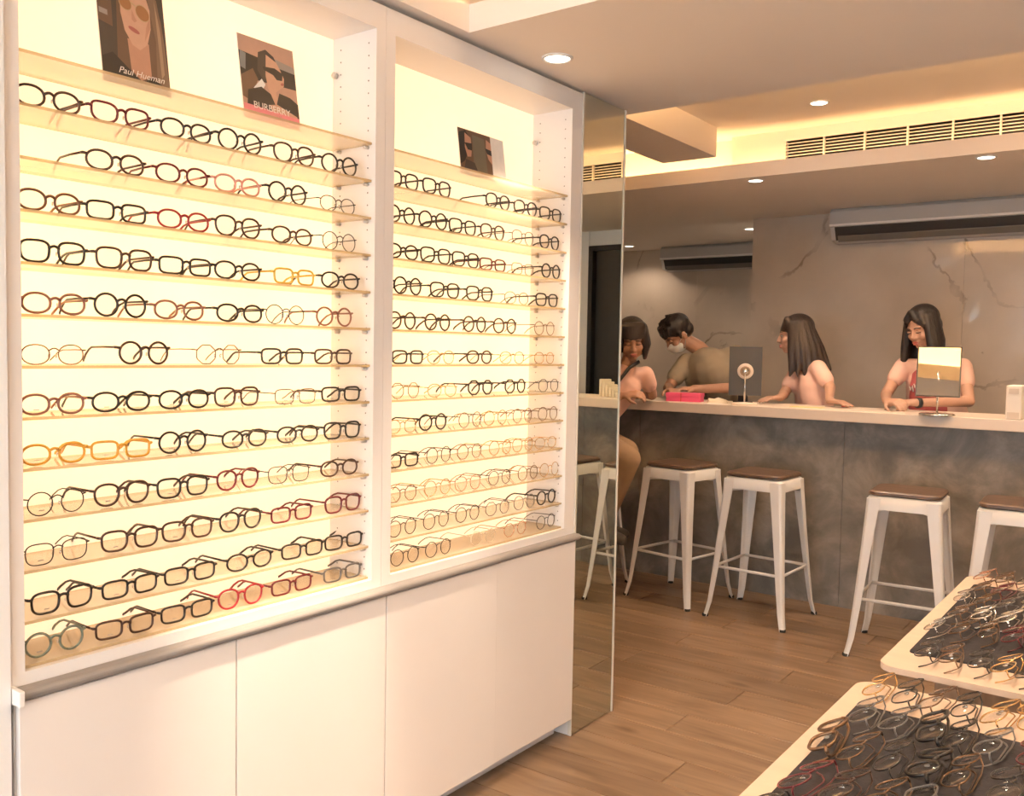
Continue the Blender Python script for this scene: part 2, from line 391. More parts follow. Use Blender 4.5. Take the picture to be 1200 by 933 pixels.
# marble back wall: slabs on a backing
bw = struct(MB().build('wall_back', 'white_wall'), 'polished beige veined marble back wall')
q = MB(); q.box(-.88, 1.45, YB + .012, YB + .12, 0, ZL + .05); q.box(2.30, XR, YB + .012, YB + .12, 0, ZL + .05); q.box(1.45, 2.30, YB + .012, YB + .12, 2.28, ZL + .05); q.box(-.88, -.80, YB + .12, YN, 0, ZL + .05)
q.build('wall_backing', 'white_wall', bw)
for xa, xb in ((-.88, .555), (.555, 1.45)):
    q = MB(); q.box(xa + .0006, xb - .0006, YB, YB + .012, 0, ZL + .02); q.build('marble_slab', 'marble', bw)
q = MB(); q.box(2.30, XR, YB, YB + .012, 0, ZL + .02); q.build('plaster_panel', 'white_wall', bw)
nw = struct(MB().build('wall_niche', 'white_wall'), 'marble wall of the deeper niche')
q = MB(); q.box(XL, -.8, YN + .012, YN + .12, 0, ZL + .1); q.build('wall_backing', 'white_wall', nw)
for xa, xb in ((XL, -2.0), (-2.0, -.88)):
    q = MB(); q.box(xa + .0006, xb - .0006, YN, YN + .012, 0, ZL + .02); q.build('marble_slab', 'marble', nw)
# dark door in the back wall (seen in the tall mirror)
dr = struct(empty('door_1', (1.45, YB + .06, 0)), 'dark door seen in the tall mirror')
q = MB(); q.box(.04, .81, 0, .04, 0, 2.24); q.build('door_leaf', 'dark_panel', dr)
q = MB(); q.box(0, .04, -.065, .04, 0, 2.28); q.box(.81, .85, -.065, .04, 0, 2.28); q.box(.04, .81, -.065, .04, 2.24, 2.28); q.build('door_frame', 'black', dr)
q = MB(); q.tube([(.1, -.0, 1.02), (.1, -.05, 1.02), (.22, -.05, 1.02)], .009); q.build('door_handle', 'chrome', dr)
# front wall with the shop window behind the camera
q = MB(); q.box(-.2, .2, YF - .1, YF, 0, 2.75); q.box(3.2, XR, YF - .1, YF, 0, 2.75); q.box(.2, 3.2, YF - .1, YF, 0, .2); q.box(.2, 3.2, YF - .1, YF, 2.2, 2.75)
struct(q.build('wall_front', 'white_wall'))
wn = struct(empty('window_1', (1.7, YF, 0)))
q = MB()
for xx in (-1.5, -.5, .5, 1.5): q.box(xx - .025, xx + .025, -.08, -.03, .2, 2.2)
q.box(-1.5, 1.5, -.08, -.03, .2, .25); q.box(-1.5, 1.5, -.08, -.03, 2.15, 2.2); q.build('window_frame', 'black', wn)
for xx in (-1, 0, 1):
    q = MB(); q.box(xx - .475, xx + .475, -.058, -.052, .25, 2.15); q.build('pane', 'window_glass', wn)

# ceilings
q = MB(); q.box(-.22, XR, 2.08, 3.13, ZN, ZN + .08); q.box(-.22, .03, YF, 2.08, ZN, ZN + .08); q.box(.03, XR, YF, -1.6, ZN, ZN + .08)
struct(q.build('ceiling', 'ceiling'), 'warm white dropped ceiling above the display cabinets')
q = MB(); q.box(-.22, XR, YF, 2.93, 2.62, 2.70); q.box(-.22, XR, 2.93, 2.98, ZN + .08, 2.70); q.box(-.22, XR, 3.115, 3.13, ZN + .08, ZN + .115); q.box(XR - .05, XR, YF, 3.1, 2.4, 2.62); q.box(-.22, -.19, YF, 3.13, 2.4, 2.62)  # includes a thin lip added to screen the near-lip strip from the marble
struct(q.build('ceiling_cove', 'ceiling'))
q = MB(); q.box(XL, XR, 2.98, 5.30, ZT, ZT + .08); q.box(XL, -.22, 3.03, 3.13, 2.4, ZT)
struct(q.build('ceiling_tray', 'ceiling'), 'raised warm lit ceiling tray')
q = MB(); q.box(-.75, -.42, 3.13, 4.80, 2.50, ZT)
struct(q.build('ceiling_soffit', 'ceiling'), 'boxed soffit inside the ceiling tray')
q = MB(); q.box(XL, XR, 4.985, YB + .02, ZL, ZL + .02); q.box(XL, -.88, YB, YN + .02, ZL, ZL + .02)
struct(q.build('ceiling_counter', 'ceiling'), 'low ceiling over the counter')
q = MB(); q.box(XL, XR, 4.965, 4.985, ZL, 2.482)
struct(q.build('trim_1', 'ceiling'), 'beam fascia below the air grille')
GX, GY, GZ0, GZ1 = -.125, 5.06, 2.500, 2.602                 # grille opening in the recessed panel behind the light ledge
q = MB(); q.box(-.44, -.42, GY + .02, 5.14, ZL + .02, ZT)
q.box(-.44, GX, GY, GY + .02, ZL + .02, ZT); q.box(GX, XR, GY, GY + .02, GZ1, ZT); q.box(GX, XR, GY, GY + .02, ZL + .02, GZ0)
struct(q.build('trim_2', 'ceiling'), 'grille panel behind the beam fascia')
q = MB(); q.box(XL, -.44, 5.14, 5.16, ZL + .02, ZT); q.box(-.42, XR, 5.19, 5.21, ZL + .02, ZT)
struct(q.build('trim_3', 'ceiling'))

# hidden cove strips that give off the warm ceiling glow
def cove(name, label, x0, x1, y0, y1, z, power, aim):
    t = empty(name, ((x0 + x1) / 2, (y0 + y1) / 2, z)); tag(t, label, 'light strip', 'cove light strips')
    dx, dy = (x1 - x0) / 2, (y1 - y0) / 2
    q = MB(); q.box(-dx, dx, -dy, dy, 0, .006); q.build('strip_base', 'white_metal', t)
    q = MB(); q.box(-dx, dx, -dy * .8, dy * .8, .006, .012) if dx > dy else q.box(-dx * .8, dx * .8, -dy, dy, .006, .012); q.build('led_diffuser', 'led', t)
    L = bpy.data.lights.new(name, 'AREA'); L.shape = 'RECTANGLE'; L.size = 2 * dx; L.size_y = 2 * dy; L.energy = power; L.color = COVE
    lo = bpy.data.objects.new('strip_light', L); COL.objects.link(lo); lo.parent = t; lo.location = (0, 0, .02)
    lo.rotation_euler = Vector(aim).to_track_quat('-Z', 'Y').to_euler() if dx <= dy else (math.atan2(aim[1], -aim[2]), 0, 0)
cove('light_strip', 'hidden warm light strip on the ledge below the air grille', -.44, XR - .1, 4.99, 5.015, ZL + .021, 4.2, (0, -.3, 1))
cove('light_strip', 'hidden warm light strip behind the beam fascia left of the grille', -2.0, -.46, 5.02, 5.06, ZL + .021, 4.5, (0, .1, 1))
cove('light_strip', 'added warm light strip on the near tray lip, for a broad ceiling glow', -.15, XR - .1, 3.02, 3.06, ZN + .081, 120, (0, .5, 1))  # unseen strip added to spread a broad glow over the tray and grille panel
cove('light_strip', 'hidden warm light strip on the far lip of the near ceiling cove', .1, XR - .1, 2.16, 2.20, ZN + .081, 30, (0, -.5, 1))
cove('light_strip', 'hidden warm light strip along the cabinet side of the near cove', -.10, -.06, -1.5, 2.0, ZN + .081, 24, (.5, 0, 1))

def downlight(label, x, y, z, power, r=.042, angle=100, aim=None, blend=.6):
    t = empty('downlight', (x, y, z)); tag(t, label, 'downlight', 'recessed downlights')
    q = MB(); q.lathe([(r + .008, 0), (r + .007, -.004), (r, -.006), (r - .002, -.002), (r - .004, .0)], n=28); q.build('trim_ring', 'white_metal', t)
    q = MB(); q.lathe([(r - .003, -.001), (r - .006, -.0045), (.001, -.0055)], n=24); q.build('diffuser', 'disc', t)
    L = bpy.data.lights.new('downlight', 'SPOT'); L.energy = power; L.color = WARM; L.spot_size = math.radians(angle); L.spot_blend = blend; L.shadow_soft_size = r * .8
    lo = bpy.data.objects.new('lamp', L); COL.objects.link(lo); lo.parent = t; lo.location = (0, 0, -.015)
    if aim: lo.rotation_euler = Vector(aim).to_track_quat('-Z', 'Y').to_euler()
    return t
downlight('round recessed downlight in the near ceiling above the right display bay', .117, 2.41, ZN, 55, angle=64, blend=.5)
downlight('recessed downlight in the near ceiling above the far display table', 1.5, 2.41, ZN, 55, angle=140)
downlight('recessed downlight in the raised tray left of the air grille', .212, 4.60, ZT, 60, angle=96)
downlight('recessed downlight in the raised tray out at the right', 1.6, 4.60, ZT, 60, angle=96)
downlight('recessed downlight over the counter near the dark mirror stand', -.291, 5.06, ZL, 20, angle=155)
downlight('recessed downlight over the counter near the gold lit mirror', .897, 5.06, ZL, 21, angle=155)
downlight('recessed downlight over the counter near the dark door', 1.9, 5.06, ZL, 16, angle=155)
downlight('small downlight at the niche corner of the marble wall', -1.094, 6.964, ZL, 16, angle=150)
downlight('small downlight in the niche left of its air conditioner', -2.512, 7.55, ZL, 16, angle=150)
downlight('recessed downlight in the near cove aimed at the left cabinet doors', .42, 1.45, 2.62, 420, angle=24, aim=(-.40, 0.0, -2.05), blend=1.0)
downlight('recessed downlight in the near cove aimed at the right cabinet doors', .42, 1.98, 2.62, 150, angle=24, aim=(-.40, 0.0, -2.05), blend=1.0)
downlight('recessed downlight in the near cove above the near display table', 1.75, 1.3, 2.62, 38, angle=120)
downlight('recessed downlight in the near cove behind the photographer', 1.5, -.4, 2.62, 80, angle=140)

# air grille: frame, dividers and each louvre
gr = empty('air_grille', (GX, GY + .008, GZ0)); tag(gr, 'long white slotted air grille in the tray above the counter', 'air vent')
q = MB(); q.box(0, XR - GX, .045, .05, 0, .102); q.box(0, XR - GX, .0125, .045, .102, .106); q.box(0, XR - GX, .0125, .045, -.004, 0); q.build('duct_back', 'black', gr)
SW = .216; nsec = 16
lm = MB(); lm.box(.004, SW - .004, -.006, .005, -.0016, .0016); lm = lm.mesh('louvre'); lm.materials.append(M['ceiling'])
for sidx in range(9):
    for k in range(5): obj('louvre', lm, None, gr, (sidx * SW, 0, .0170 + k * .0170))
q = MB(); q.box(.004, XR - GX - .01 - 9 * SW, -.006, .005, -.0016, .0016); lm2 = q.mesh('louvre'); lm2.materials.append(M['ceiling'])
for k in range(5): obj('louvre', lm2, None, gr, (9 * SW, 0, .0170 + k * .0170))
dm = MB(); dm.box(-.004, .004, -.010, .012, 0, .102); dm = dm.mesh('divider'); dm.materials.append(M['ceiling'])
for k in range(10): obj('divider', dm, None, gr, (k * SW, 0, 0))

# ------------------------------------------------------------------ display cabinets
ZS0, DZ, NSH = 1.944, 0.098, 13
XB, XF, GT = -.165, -.012, .006
def shelf_z(k): return ZS0 - DZ * k if k < 12 else .7815
def display_cabinet(label, y0, y1, yi0, yi1, tubes):
    t = empty('display_cabinet', (0, (y0 + y1) / 2, .76)); tag(t, label, 'cabinet', 'built in lit display cabinets')
    oy = -(y0 + y1) / 2; oz = -.76
    def P(name, m, *a):
        q = MB(); q.box(a[0], a[1], a[2] + oy, a[3] + oy, a[4] + oz, a[5] + oz); return q.build(name, m, t)
    P('side_panel', 'cab_white', -.345, 0, y0, yi0, .749, 2.305); P('side_panel', 'cab_white', -.345, 0, yi1, y1, .749, 2.305)
    P('top_panel', 'cab_white', -.345, 0, yi0, yi1, 2.24, 2.305); P('bottom_panel', 'cab_white', -.345, 0, yi0, yi1, .749, .774)
    P('back_panel', 'white_wall', -.344, -.336, yi0, yi1, .774, 2.24)
    P('light_panel', 'acrylic', XB - .004, XB, yi0 + .001, yi1 - .001, .775, 2.239)
    for ty, z0, z1, pw in tubes:
        P('light_tube', 'led', -.3355, -.3295, ty - .01, ty + .01, z0, z1)
        L = bpy.data.lights.new('tube_light', 'AREA'); L.shape = 'RECTANGLE'; L.size = .03; L.size_y = z1 - z0; L.energy = pw; L.color = (1.0, .78, .40)
        lo = bpy.data.objects.new('tube_light', L); COL.objects.link(lo); lo.parent = t; lo.location = (-.328, ty + oy, (z0 + z1) / 2 + oz); lo.rotation_euler = Vector((1, 0, 0)).to_track_quat('-Z', 'Y').to_euler()
    sh = MB(); ya, yb = yi0 + .002 + oy, yi1 - .002 + oy
    v = [(x, y, z) for z in (-GT, 0) for y in (ya, yb) for x in (XB + .002, XF)]
    sh.add(v, [(0, 2, 3, 1), (4, 5, 7, 6)], 0); sh.add(v, [(0, 1, 5, 4), (2, 6, 7, 3), (0, 4, 6, 2), (1, 3, 7, 5)], 1)
    sm_ = sh.mesh('glass_shelf'); sm_.materials.append(M['glass_shelf']); sm_.materials.append(M['glass_edge'])
    pn = MB(); pn.lathe([(.0048, 0), (.0048, -.014), (.0015, -.016)], n=8, axis='y'); pn = pn.mesh('shelf_pin'); pn.materials.append(M['pin'])
    for k in range(NSH):
        z = shelf_z(k) + oz
        s = obj('glass_shelf', sm_, None, t, (0, 0, z))
        for xx in (-.028, -.135):
            obj('shelf_pin', pn, None, s, (xx, yb + .002, -GT - .005))
    hl = MB()
    z = .80
    while z < 2.22:
        for xx in (-.028, -.135):
            hl.lathe([(.0022, yi1 - .0005 + oy), (.0022, yi1 - .001 + oy)], (xx, 0, z + oz), n=6, axis='y')
        z += .0327
    h = hl.build('peg_hole', 'hole', t); h['kind'] = 'stuff'
    pk = MB()
    pk.lathe([(.008, yi1 + oy), (.008, yi1 - .012 + oy), (.004, yi1 - .014 + oy)], (XB + .012, 0, 2.14 + oz), n=10, axis='y'); pk.build('panel_clip', 'pin', t)
    return t
display_cabinet('left display cabinet bay with lit back and twelve rows of glasses', .79, 1.772, .822, 1.737, [(.93, 1.22, 1.78, 1.7), (1.62, 1.22, 1.78, 2.1), (1.28, 1.25, 1.7, .5)])
display_cabinet('right display cabinet bay beside the tall mirror', 1.773, 2.748, 1.808, 2.684, [(1.90, 1.22, 1.78, 1.7), (2.57, 1.22, 1.78, 2.1), (2.24, 1.25, 1.7, .5)])

rl = empty('ledge_rail', (0.02, 1.77, .738)); tag(rl, 'rounded grey rail running along the top of the cabinet doors', 'rail')
for ya, yb, xo in ((.80, 2.274, .0), (2.274, 2.752, -.004)):
    prof = [(-.0199, -.0108)] + [(.002 + .0108 * math.cos(a), .0108 * math.sin(a)) for a in [-PI / 2 + PI * k / 8 for k in range(9)]] + [(-.0199, .0108)]
    q = MB(); n = len(prof)
    q.add([(x + xo, ya - 1.77, z) for x, z in prof] + [(x + xo, yb - 1.77, z) for x, z in prof],
          [tuple(range(n)), tuple(range(2 * n - 1, n - 1, -1))] + [(i, n + i, n + (i + 1) % n, (i + 1) % n) for i in range(n)], 0, False)
    s = q.build('rail_segment', 'rail_grey', rl)
q = MB(); q.box(-.022, .022, -.978, -.968, -.016, .014, bev=.002); q.build('end_cap', 'white_metal', rl)
def base_unit(label, ya, yb, doors):
    t = empty('base_cabinet', (0, (ya + yb) / 2, 0)); tag(t, label, 'cabinet', 'white base cabinets')
    oy = -(ya + yb) / 2
    q = MB(); q.box(-.36, .0, ya + oy, yb + oy, .10, .7265); q.build('body', 'cab_white', t)
    q = MB(); q.box(-.34, -.06, ya + oy, yb + oy, 0.001, .10); q.build('toe_kick', 'white_wall', t)
    for (da, db, xo) in doors:
        q = MB(); q.box(.001, .020 + xo, da + .0016 + oy, db - .0016 + oy,   .075, .7245, bev=.0012); q.build('door', 'door_white', t)
base_unit('white base cabinet with two plain doors at the left', .80, 1.775, ((.80, 1.287, 0), (1.287, 1.775, 0)))
base_unit('white base cabinet with two plain doors beside the tall mirror', 1.776, 2.735, ((1.776, 2.274, 0), (2.274, 2.735, -.003)))

# tall mirror standing beyond the cabinet
tm = empty('wall_mirror', (0, 2.90, 0)); tag(tm, 'tall narrow full height mirror beside the display cabinet', 'mirror')
q = MB(); q.box(-.006, 0, -.143, .145, .004, 2.312); q.build('mirror_glass', 'wall_mirror', tm)
q = MB(); q.box(-.346, -.0065, -.148, .138, 0.002, 2.312); q.build('backing', 'cab_white', tm)
q = MB(); q.box(-.010, .003, .145, .152, .002, 2.312); q.box(-.010, .003, -.150, -.144, .002, 2.312); q.build('edge_strip', 'mirror_edge', tm)

# ------------------------------------------------------------------ eyeglasses
def outline(kind, n=26):
    pts = []
    P_ = {'round': (.0238, .0228, 2.0, 0, 0), 'oval': (.0262, .0192, 2.2, 0, 0), 'rect': (.0268, .0178, 3.6, .03, 0), 'square': (.0262, .0208, 3.0, .07, 0),
          'panto': (.0250, .0222, 2.3, .10, 0), 'cateye': (.0268, .0195, 2.5, .05, .005), 'hex': (.0250, .0222, 2.0, 0, 0)}[kind]
    a, bb, e, tw, lift = P_
    for k in range(n):
        t = 2 * PI * k / n; c, s = math.cos(t), math.sin(t)
        if kind == 'hex':
            m_ = 8; r = 1 / math.cos(((t + PI / m_) % (2 * PI / m_)) - PI / m_) * .95
            x = a * r * c; z = bb * r * s
        else:
            x = a * abs(c) ** (2 / e) * (1 if c >= 0 else -1); z = bb * abs(s) ** (2 / e) * (1 if s >= 0 else -1)
        x *= 1 + tw * z / bb
        if lift and x > 0 and z > 0: z += lift * (x / a) ** 2
        pts.append((x, z))
    return pts, a, bb
GM = {}
def glasses_meshes(kind, thick):
    key = (kind, thick)
    if key in GM: return GM[key]
    pts, a, h = outline(kind); r = .0027 if thick else .00130; br = .0175; cx = a + br / 2; zc = h + r
    f = MB()
    for sg in (-1, 1):
        f.tube([(sg * (cx + x), -.0022 * ((x + cx) / .06) ** 2 * 1.6, zc + z) for x, z in pts], r, 5, closed=True)
        f.tube([(sg * (cx + a * .96), -.003, zc + h * .45), (sg * (cx + a + .006), -.005, zc + h * .5), (sg * (cx + a + .0072), -.011, zc + h * .5)], r * 1.15, 5)
    bz = zc + h * (.42 if thick else .5)
    f.tube([(-br / 2 - .002, 0, bz - .002), (-br / 4, .001, bz + .002), (0, .0013, bz + .003), (br / 4, .001, bz + .002), (br / 2 + .002, 0, bz - .002)], r * 1.1, 5)
    fm = f.mesh('frame')
    lens = []
    for sg in (-1, 1):
        l = MB(); n = len(pts)
        vs = [(sg * cx, .0016, zc)] + [(sg * (cx + x), -.0022 * ((x + cx) / .06) ** 2 * 1.6, zc + z) for x, z in pts]
        l.add(vs, [(0, 1 + k, 1 + (k + 1) % n) if sg < 0 else (0, 1 + (k + 1) % n, 1 + k) for k in range(n)], 0, True)
        lens.append(l.mesh('lens'))
    hx = cx + a + .0072; hz = zc + h * .5
    tr = .0025 if thick else .0013
    opn, fol = [], []
    for sg in (-1, 1):
        q = MB(); q.tube([(sg * hx, -.011, hz), (sg * (hx + .0015), -.05, hz), (sg * hx, -.094, hz - .001), (sg * (hx - .002), -.108, hz - .006), (sg * (hx - .004), -.124, hz - .017), (sg * (hx - .006), -.139, .0035)],
                         [tr, tr, tr, tr * 1.05, tr * 1.15, tr * 1.2], 6, flat=.75); opn.append(q.mesh('temple'))
        yy = -.0125 - (.0055 if sg > 0 else 0)
        q = MB(); q.tube([(sg * hx, -.011, hz), (sg * (hx - .003), yy - .004, hz), (sg * (hx - .03), yy - .008, hz), (-sg * (hx - .045), yy - .008, hz - .001), (-sg * (hx - .033), yy - .0075, hz - .006), (-sg * (hx - .018), yy - .006, hz - .017), (-sg * (hx - .008), yy - .004, hz - .029)],
                         [tr, tr, tr, tr, tr, tr * 1.15, tr * 1.2], 6, flat=.75); fol.append(q.mesh('temple'))
    pads = []
    for sg in (-1, 1):
        q = MB(); q.ell((sg * br * .42, -.006, zc - h * .12), (.0012, .0028, .0046), n=6, m=4); q.tube([(sg * (br * .5 + .001), -.001, zc + .001), (sg * br * .46, -.005, zc - h * .05)], .0006, 4); pads.append(q.mesh('nose_pad'))
    pr = MB(); pr.box(cx - .006, cx + .005, .0018, .0021, zc - h * .58, zc - h * .50); pr = pr.mesh('lens_print')
    for me in [fm] + opn + fol: me.materials.append(None)
    for me in lens: me.materials.append(M['lens'])
    for me in pads: me.materials.append(None)
    pr.materials.append(M['lens_print'])
    GM[key] = (fm, lens, opn, fol, pads, pr, 2 * hx, zc * 2)
    return GM[key]
def fm_(name, c, rough=.28, metal=0.0): M['g_' + name] = mat('frame_' + name, c, rough, metal, var=.12, vscale=60)
fm_('black', (.018, .014, .012)); fm_('dark brown', (.060, .026, .016)); fm_('brown', (.16, .066, .035)); fm_('maroon', (.13, .012, .018)); fm_('red', (.34, .02, .03))
fm_('pink', (.70, .33, .26)); fm_('rose brown', (.30, .13, .09)); fm_('amber', (.72, .36, .05)); fm_('yellow', (.80, .50, .08)); fm_('grey green', (.16, .19, .15)); fm_('grey', (.13, .12, .115))
fm_('gold', (.72, .46, .20), .25, .9); fm_('rose gold', (.66, .36, .24), .25, .9); fm_('silver', (.62, .60, .57), .22, .95); fm_('bronze', (.20, .12, .07), .28, .85); fm_('clear', (.70, .60, .48), .2)
M['pad'] = glassy('nose_pad_silicone', (.95, .93, .9), (.9, .85, .8), .45, 1.0, .05)
ADJ = {'round': 'round', 'oval': 'oval', 'rect': 'rectangular', 'square': 'square', 'panto': 'rounded', 'cateye': 'cat-eye', 'hex': 'octagonal'}
def make_glasses(mw, kind, colour, thick, label, group, folded=False, pads=True, printed=False):
    fm, lens, opn, fol, pd, pr, W, H = glasses_meshes(kind, thick)
    t = empty('eyeglasses'); t.matrix_world = mw; t.empty_display_size = .01; tag(t, label, 'eyeglasses', group)
    cm = M['g_' + colour]
    def part(name, me, m=None):
        o = bpy.data.objects.new(name, me); COL.objects.link(o); o.parent = t
        if m: o.material_slots[0].link = 'OBJECT'; o.material_slots[0].material = m
        return o
    part('frame', fm, cm)
    for l in lens: lo = part('lens', l)
    if printed:
        p = bpy.data.objects.new('lens_print', pr); COL.objects.link(p); p.parent = lo
    for tp in (fol if folded else opn): part('temple', tp, cm)
    if pads:
        for p in pd: part('nose_pad', p, M['pad'] if thick else M['g_silver'])
    return t
def ypix(px, py, X):
    """where the sight line through a picture point meets the plane x = X"""
    r = Rm @ _d(px, py); k = (X - CX) / r.x; return CY + k * r.y, CZ + k * r.z
ORD = ['first', 'second', 'third', 'fourth', 'fifth', 'sixth', 'seventh', 'eighth', 'ninth', 'tenth', 'eleventh', 'twelfth', 'thirteenth']
K, DB, BR, MA, RE, PK, RB, AM, YE, GG, GY, GO, RG, SI, BZ, CL = 'black', 'dark brown', 'brown', 'maroon', 'red', 'pink', 'rose brown', 'amber', 'yellow', 'grey green', 'grey', 'gold', 'rose gold', 'silver', 'bronze', 'clear'
R_, O_, T_, S_, P_, C_, H_ = 'round', 'oval', 'rect', 'square', 'panto', 'cateye', 'hex'
LEFT = [
 [(20, 92, O_, DB, 1), (107, 180, C_, MA, 1), (190, 250, O_, K, 1), (255, 310, R_, K, 1), (320, 372, P_, DB, 1), (375, 424, R_, K, 1)],
 [(102, 170, O_, DB, 1), (185, 246, O_, MA, 1), (250, 308, O_, PK, 1), (312, 365, R_, K, 1), (372, 424, O_, K, 0)],
 [(24, 95, O_, BR, 1), (102, 176, T_, K, 1), (184, 248, O_, RE, 1), (252, 308, P_, DB, 1), (318, 370, O_, DB, 1), (382, 417, R_, K, 0)],
 [(25, 103, S_, K, 1), (113, 182, S_, DB, 1), (187, 250, T_, K, 1), (254, 307, O_, K, 1), (320, 372, T_, YE, 1), (376, 424, O_, K, 1)],
 [(25, 103, O_, RB, 1), (108, 178, R_, K, 1), (181, 244, O_, RB, 1), (254, 310, O_, K, 1), (311, 360, R_, K, 0), (368, 417, R_, RB, 1)],
 [(27, 100, O_, BR, 0), (137, 204, R_, DB, 1), (229, 285, H_, BZ, 0), (307, 358, T_, K, 1), (366, 416, T_, DB, 1)],
 [(28, 98, O_, RB, 1), (107, 180, O_, K, 1), (185, 248, O_, K, 1), (252, 307, S_, DB, 1), (325, 370, T_, DB, 0), (376, 426, T_, K, 1)],
 [(30, 100, O_, AM, 1), (105, 175, T_, AM, 1), (187, 245, R_, K, 1), (262, 313, O_, K, 1), (328, 373, O_, K, 1), (376, 427, S_, K, 1)],
 [(30, 103, R_, K, 0), (112, 177, P_, DB, 1), (186, 244, S_, K, 1), (257, 305, P_, MA, 1), (313, 368, S_, K, 0), (375, 423, O_, DB, 1)],
 [(30, 107, S_, K, 0), (121, 187, S_, DB, 1), (191, 248, S_, DB, 1), (257, 309, P_, K, 1), (317, 369, T_, MA, 1), (384, 427, S_, MA, 1)],
 [(33, 115, S_, K, 1), (120, 187, T_, K, 1), (194, 255, T_, K, 1), (266, 321, O_, K, 1), (332, 381, T_, K, 1), (390, 434, T_, K, 1)],
 [(32, 100, R_, GG, 1), (113, 184, T_, DB, 1), (195, 247, T_, K, 1), (253, 312, P_, RE, 1), (317, 371, T_, MA, 1), (385, 427, T_, GY, 1)]]
RIGHT = [
 [(460, 486, S_, K, 1), (495, 526, S_, K, 1), (569, 600, P_, K, 1), (606, 629, P_, K, 1), (635, 664, S_, K, 1)],
 [(459, 477, R_, K, 1), (487, 525, R_, K, 1), (528, 560, S_, K, 1), (563, 595, P_, DB, 1), (601, 625, P_, DB, 0), (632, 657, P_, K, 1)],
 [(460, 486, O_, K, 1), (489, 523, S_, K, 1), (527, 560, S_, K, 1), (564, 592, T_, MA, 1), (599, 627, T_, BR, 0), (635, 657, R_, K, 1)],
 [(460, 497, R_, K, 1), (504, 541, S_, K, 1), (548, 580, S_, K, 1), (594, 620, O_, DB, 0), (629, 654, S_, K, 1)],
 [(459, 486, R_, DB, 1), (497, 529, R_, DB, 1), (545, 570, R_, DB, 1), (581, 605, R_, DB, 1), (624, 655, R_, BZ, 0)],
 [(461, 496, T_, K, 1), (504, 532, O_, GO, 0), (552, 573, O_, DB, 1), (590, 612, O_, GO, 0), (628, 649, O_, GO, 0)],
 [(459, 493, H_, BZ, 0), (505, 533, O_, GO, 0), (547, 580, H_, K, 1), (591, 619, H_, K, 1), (628, 658, H_, K, 0)],
 [(459, 486, O_, GO, 0), (490, 527, R_, K, 1), (537, 566, R_, DB, 0), (567, 595, R_, GO, 0), (599, 627, R_, BR, 0), (633, 661, R_, BZ, 0)],
 [(459, 488, T_, K, 1), (498, 532, R_, K, 0), (536, 565, H_, BZ, 0), (575, 598, R_, GO, 0), (601, 620, P_, GO, 0), (626, 648, O_, GO, 0)],
 [(459, 485, H_, BZ, 0), (497, 531, R_, GO, 0), (535, 562, P_, RG, 0), (571, 602, R_, K, 0), (606, 632, R_, BZ, 0), (635, 659, R_, GO, 0)],
 [(459, 486, R_, K, 0), (497, 529, R_, K, 0), (533, 566, R_, K, 0), (569, 598, H_, GY, 0), (603, 628, R_, GY, 0), (635, 660, R_, K, 1)],
 [(459, 492, R_, K, 0), (500, 528, R_, K, 0), (554, 580, H_, CL, 0), (588, 622, H_, RG, 0), (633, 657, R_, K, 0)]]
RF = Matrix(((0, 1, 0), (-1, 0, 0), (0, 0, 1)))          # front looks into the room (+X)
for rows, bay, ymin, ymax in ((LEFT, 'left', .822, 1.737), (RIGHT, 'right', 1.808, 2.684)):
    for i, rw in enumerate(rows):
        zsh = shelf_z(i + 1)
        last = -9
        for j, (xa, xb, kind, colr, th) in enumerate(rw):
            X = -.030
            yc = 0
            pyg = 430 - (zsh - 1.38) * 500
            for _ in range(3):                              # solve the height on the sight line
                ya_, za_ = ypix((xa + xb) / 2, pyg, X); pyg += (za_ - (zsh + .02)) * 1068 / ((ya_ - CY) * .8 + (CX - X) * .595)
            W = glasses_meshes(kind, bool(th))[6]
            yc = min(max(ya_, ymin + W / 2 - .028 if j == 0 else ymin + W / 2), ymax - W / 2 - .004)
            if j == 0 and yc - W / 2 < ymin + .003: yc = ymin + W / 2 + .003
            if yc - W / 2 < last + .001: yc = last + .001 + W / 2
            last = yc + W / 2
            ang = random.uniform(-.05, .05)
            mw = Matrix.Translation((X + random.uniform(-.004, .002), yc, zsh + .0004)) @ (Matrix.Rotation(ang, 3, 'Z') @ RF).to_4x4()
            lab = f"{colr} {ADJ[kind]} eyeglasses, {ORD[j]} from left on {ORD[i]} glasses shelf from top, {bay} bay"
            make_glasses(mw, kind, colr, bool(th), lab, f'eyeglasses on the {bay} bay shelves', pads=(bay == 'left'), printed=(bay == 'left' and i >= 6))

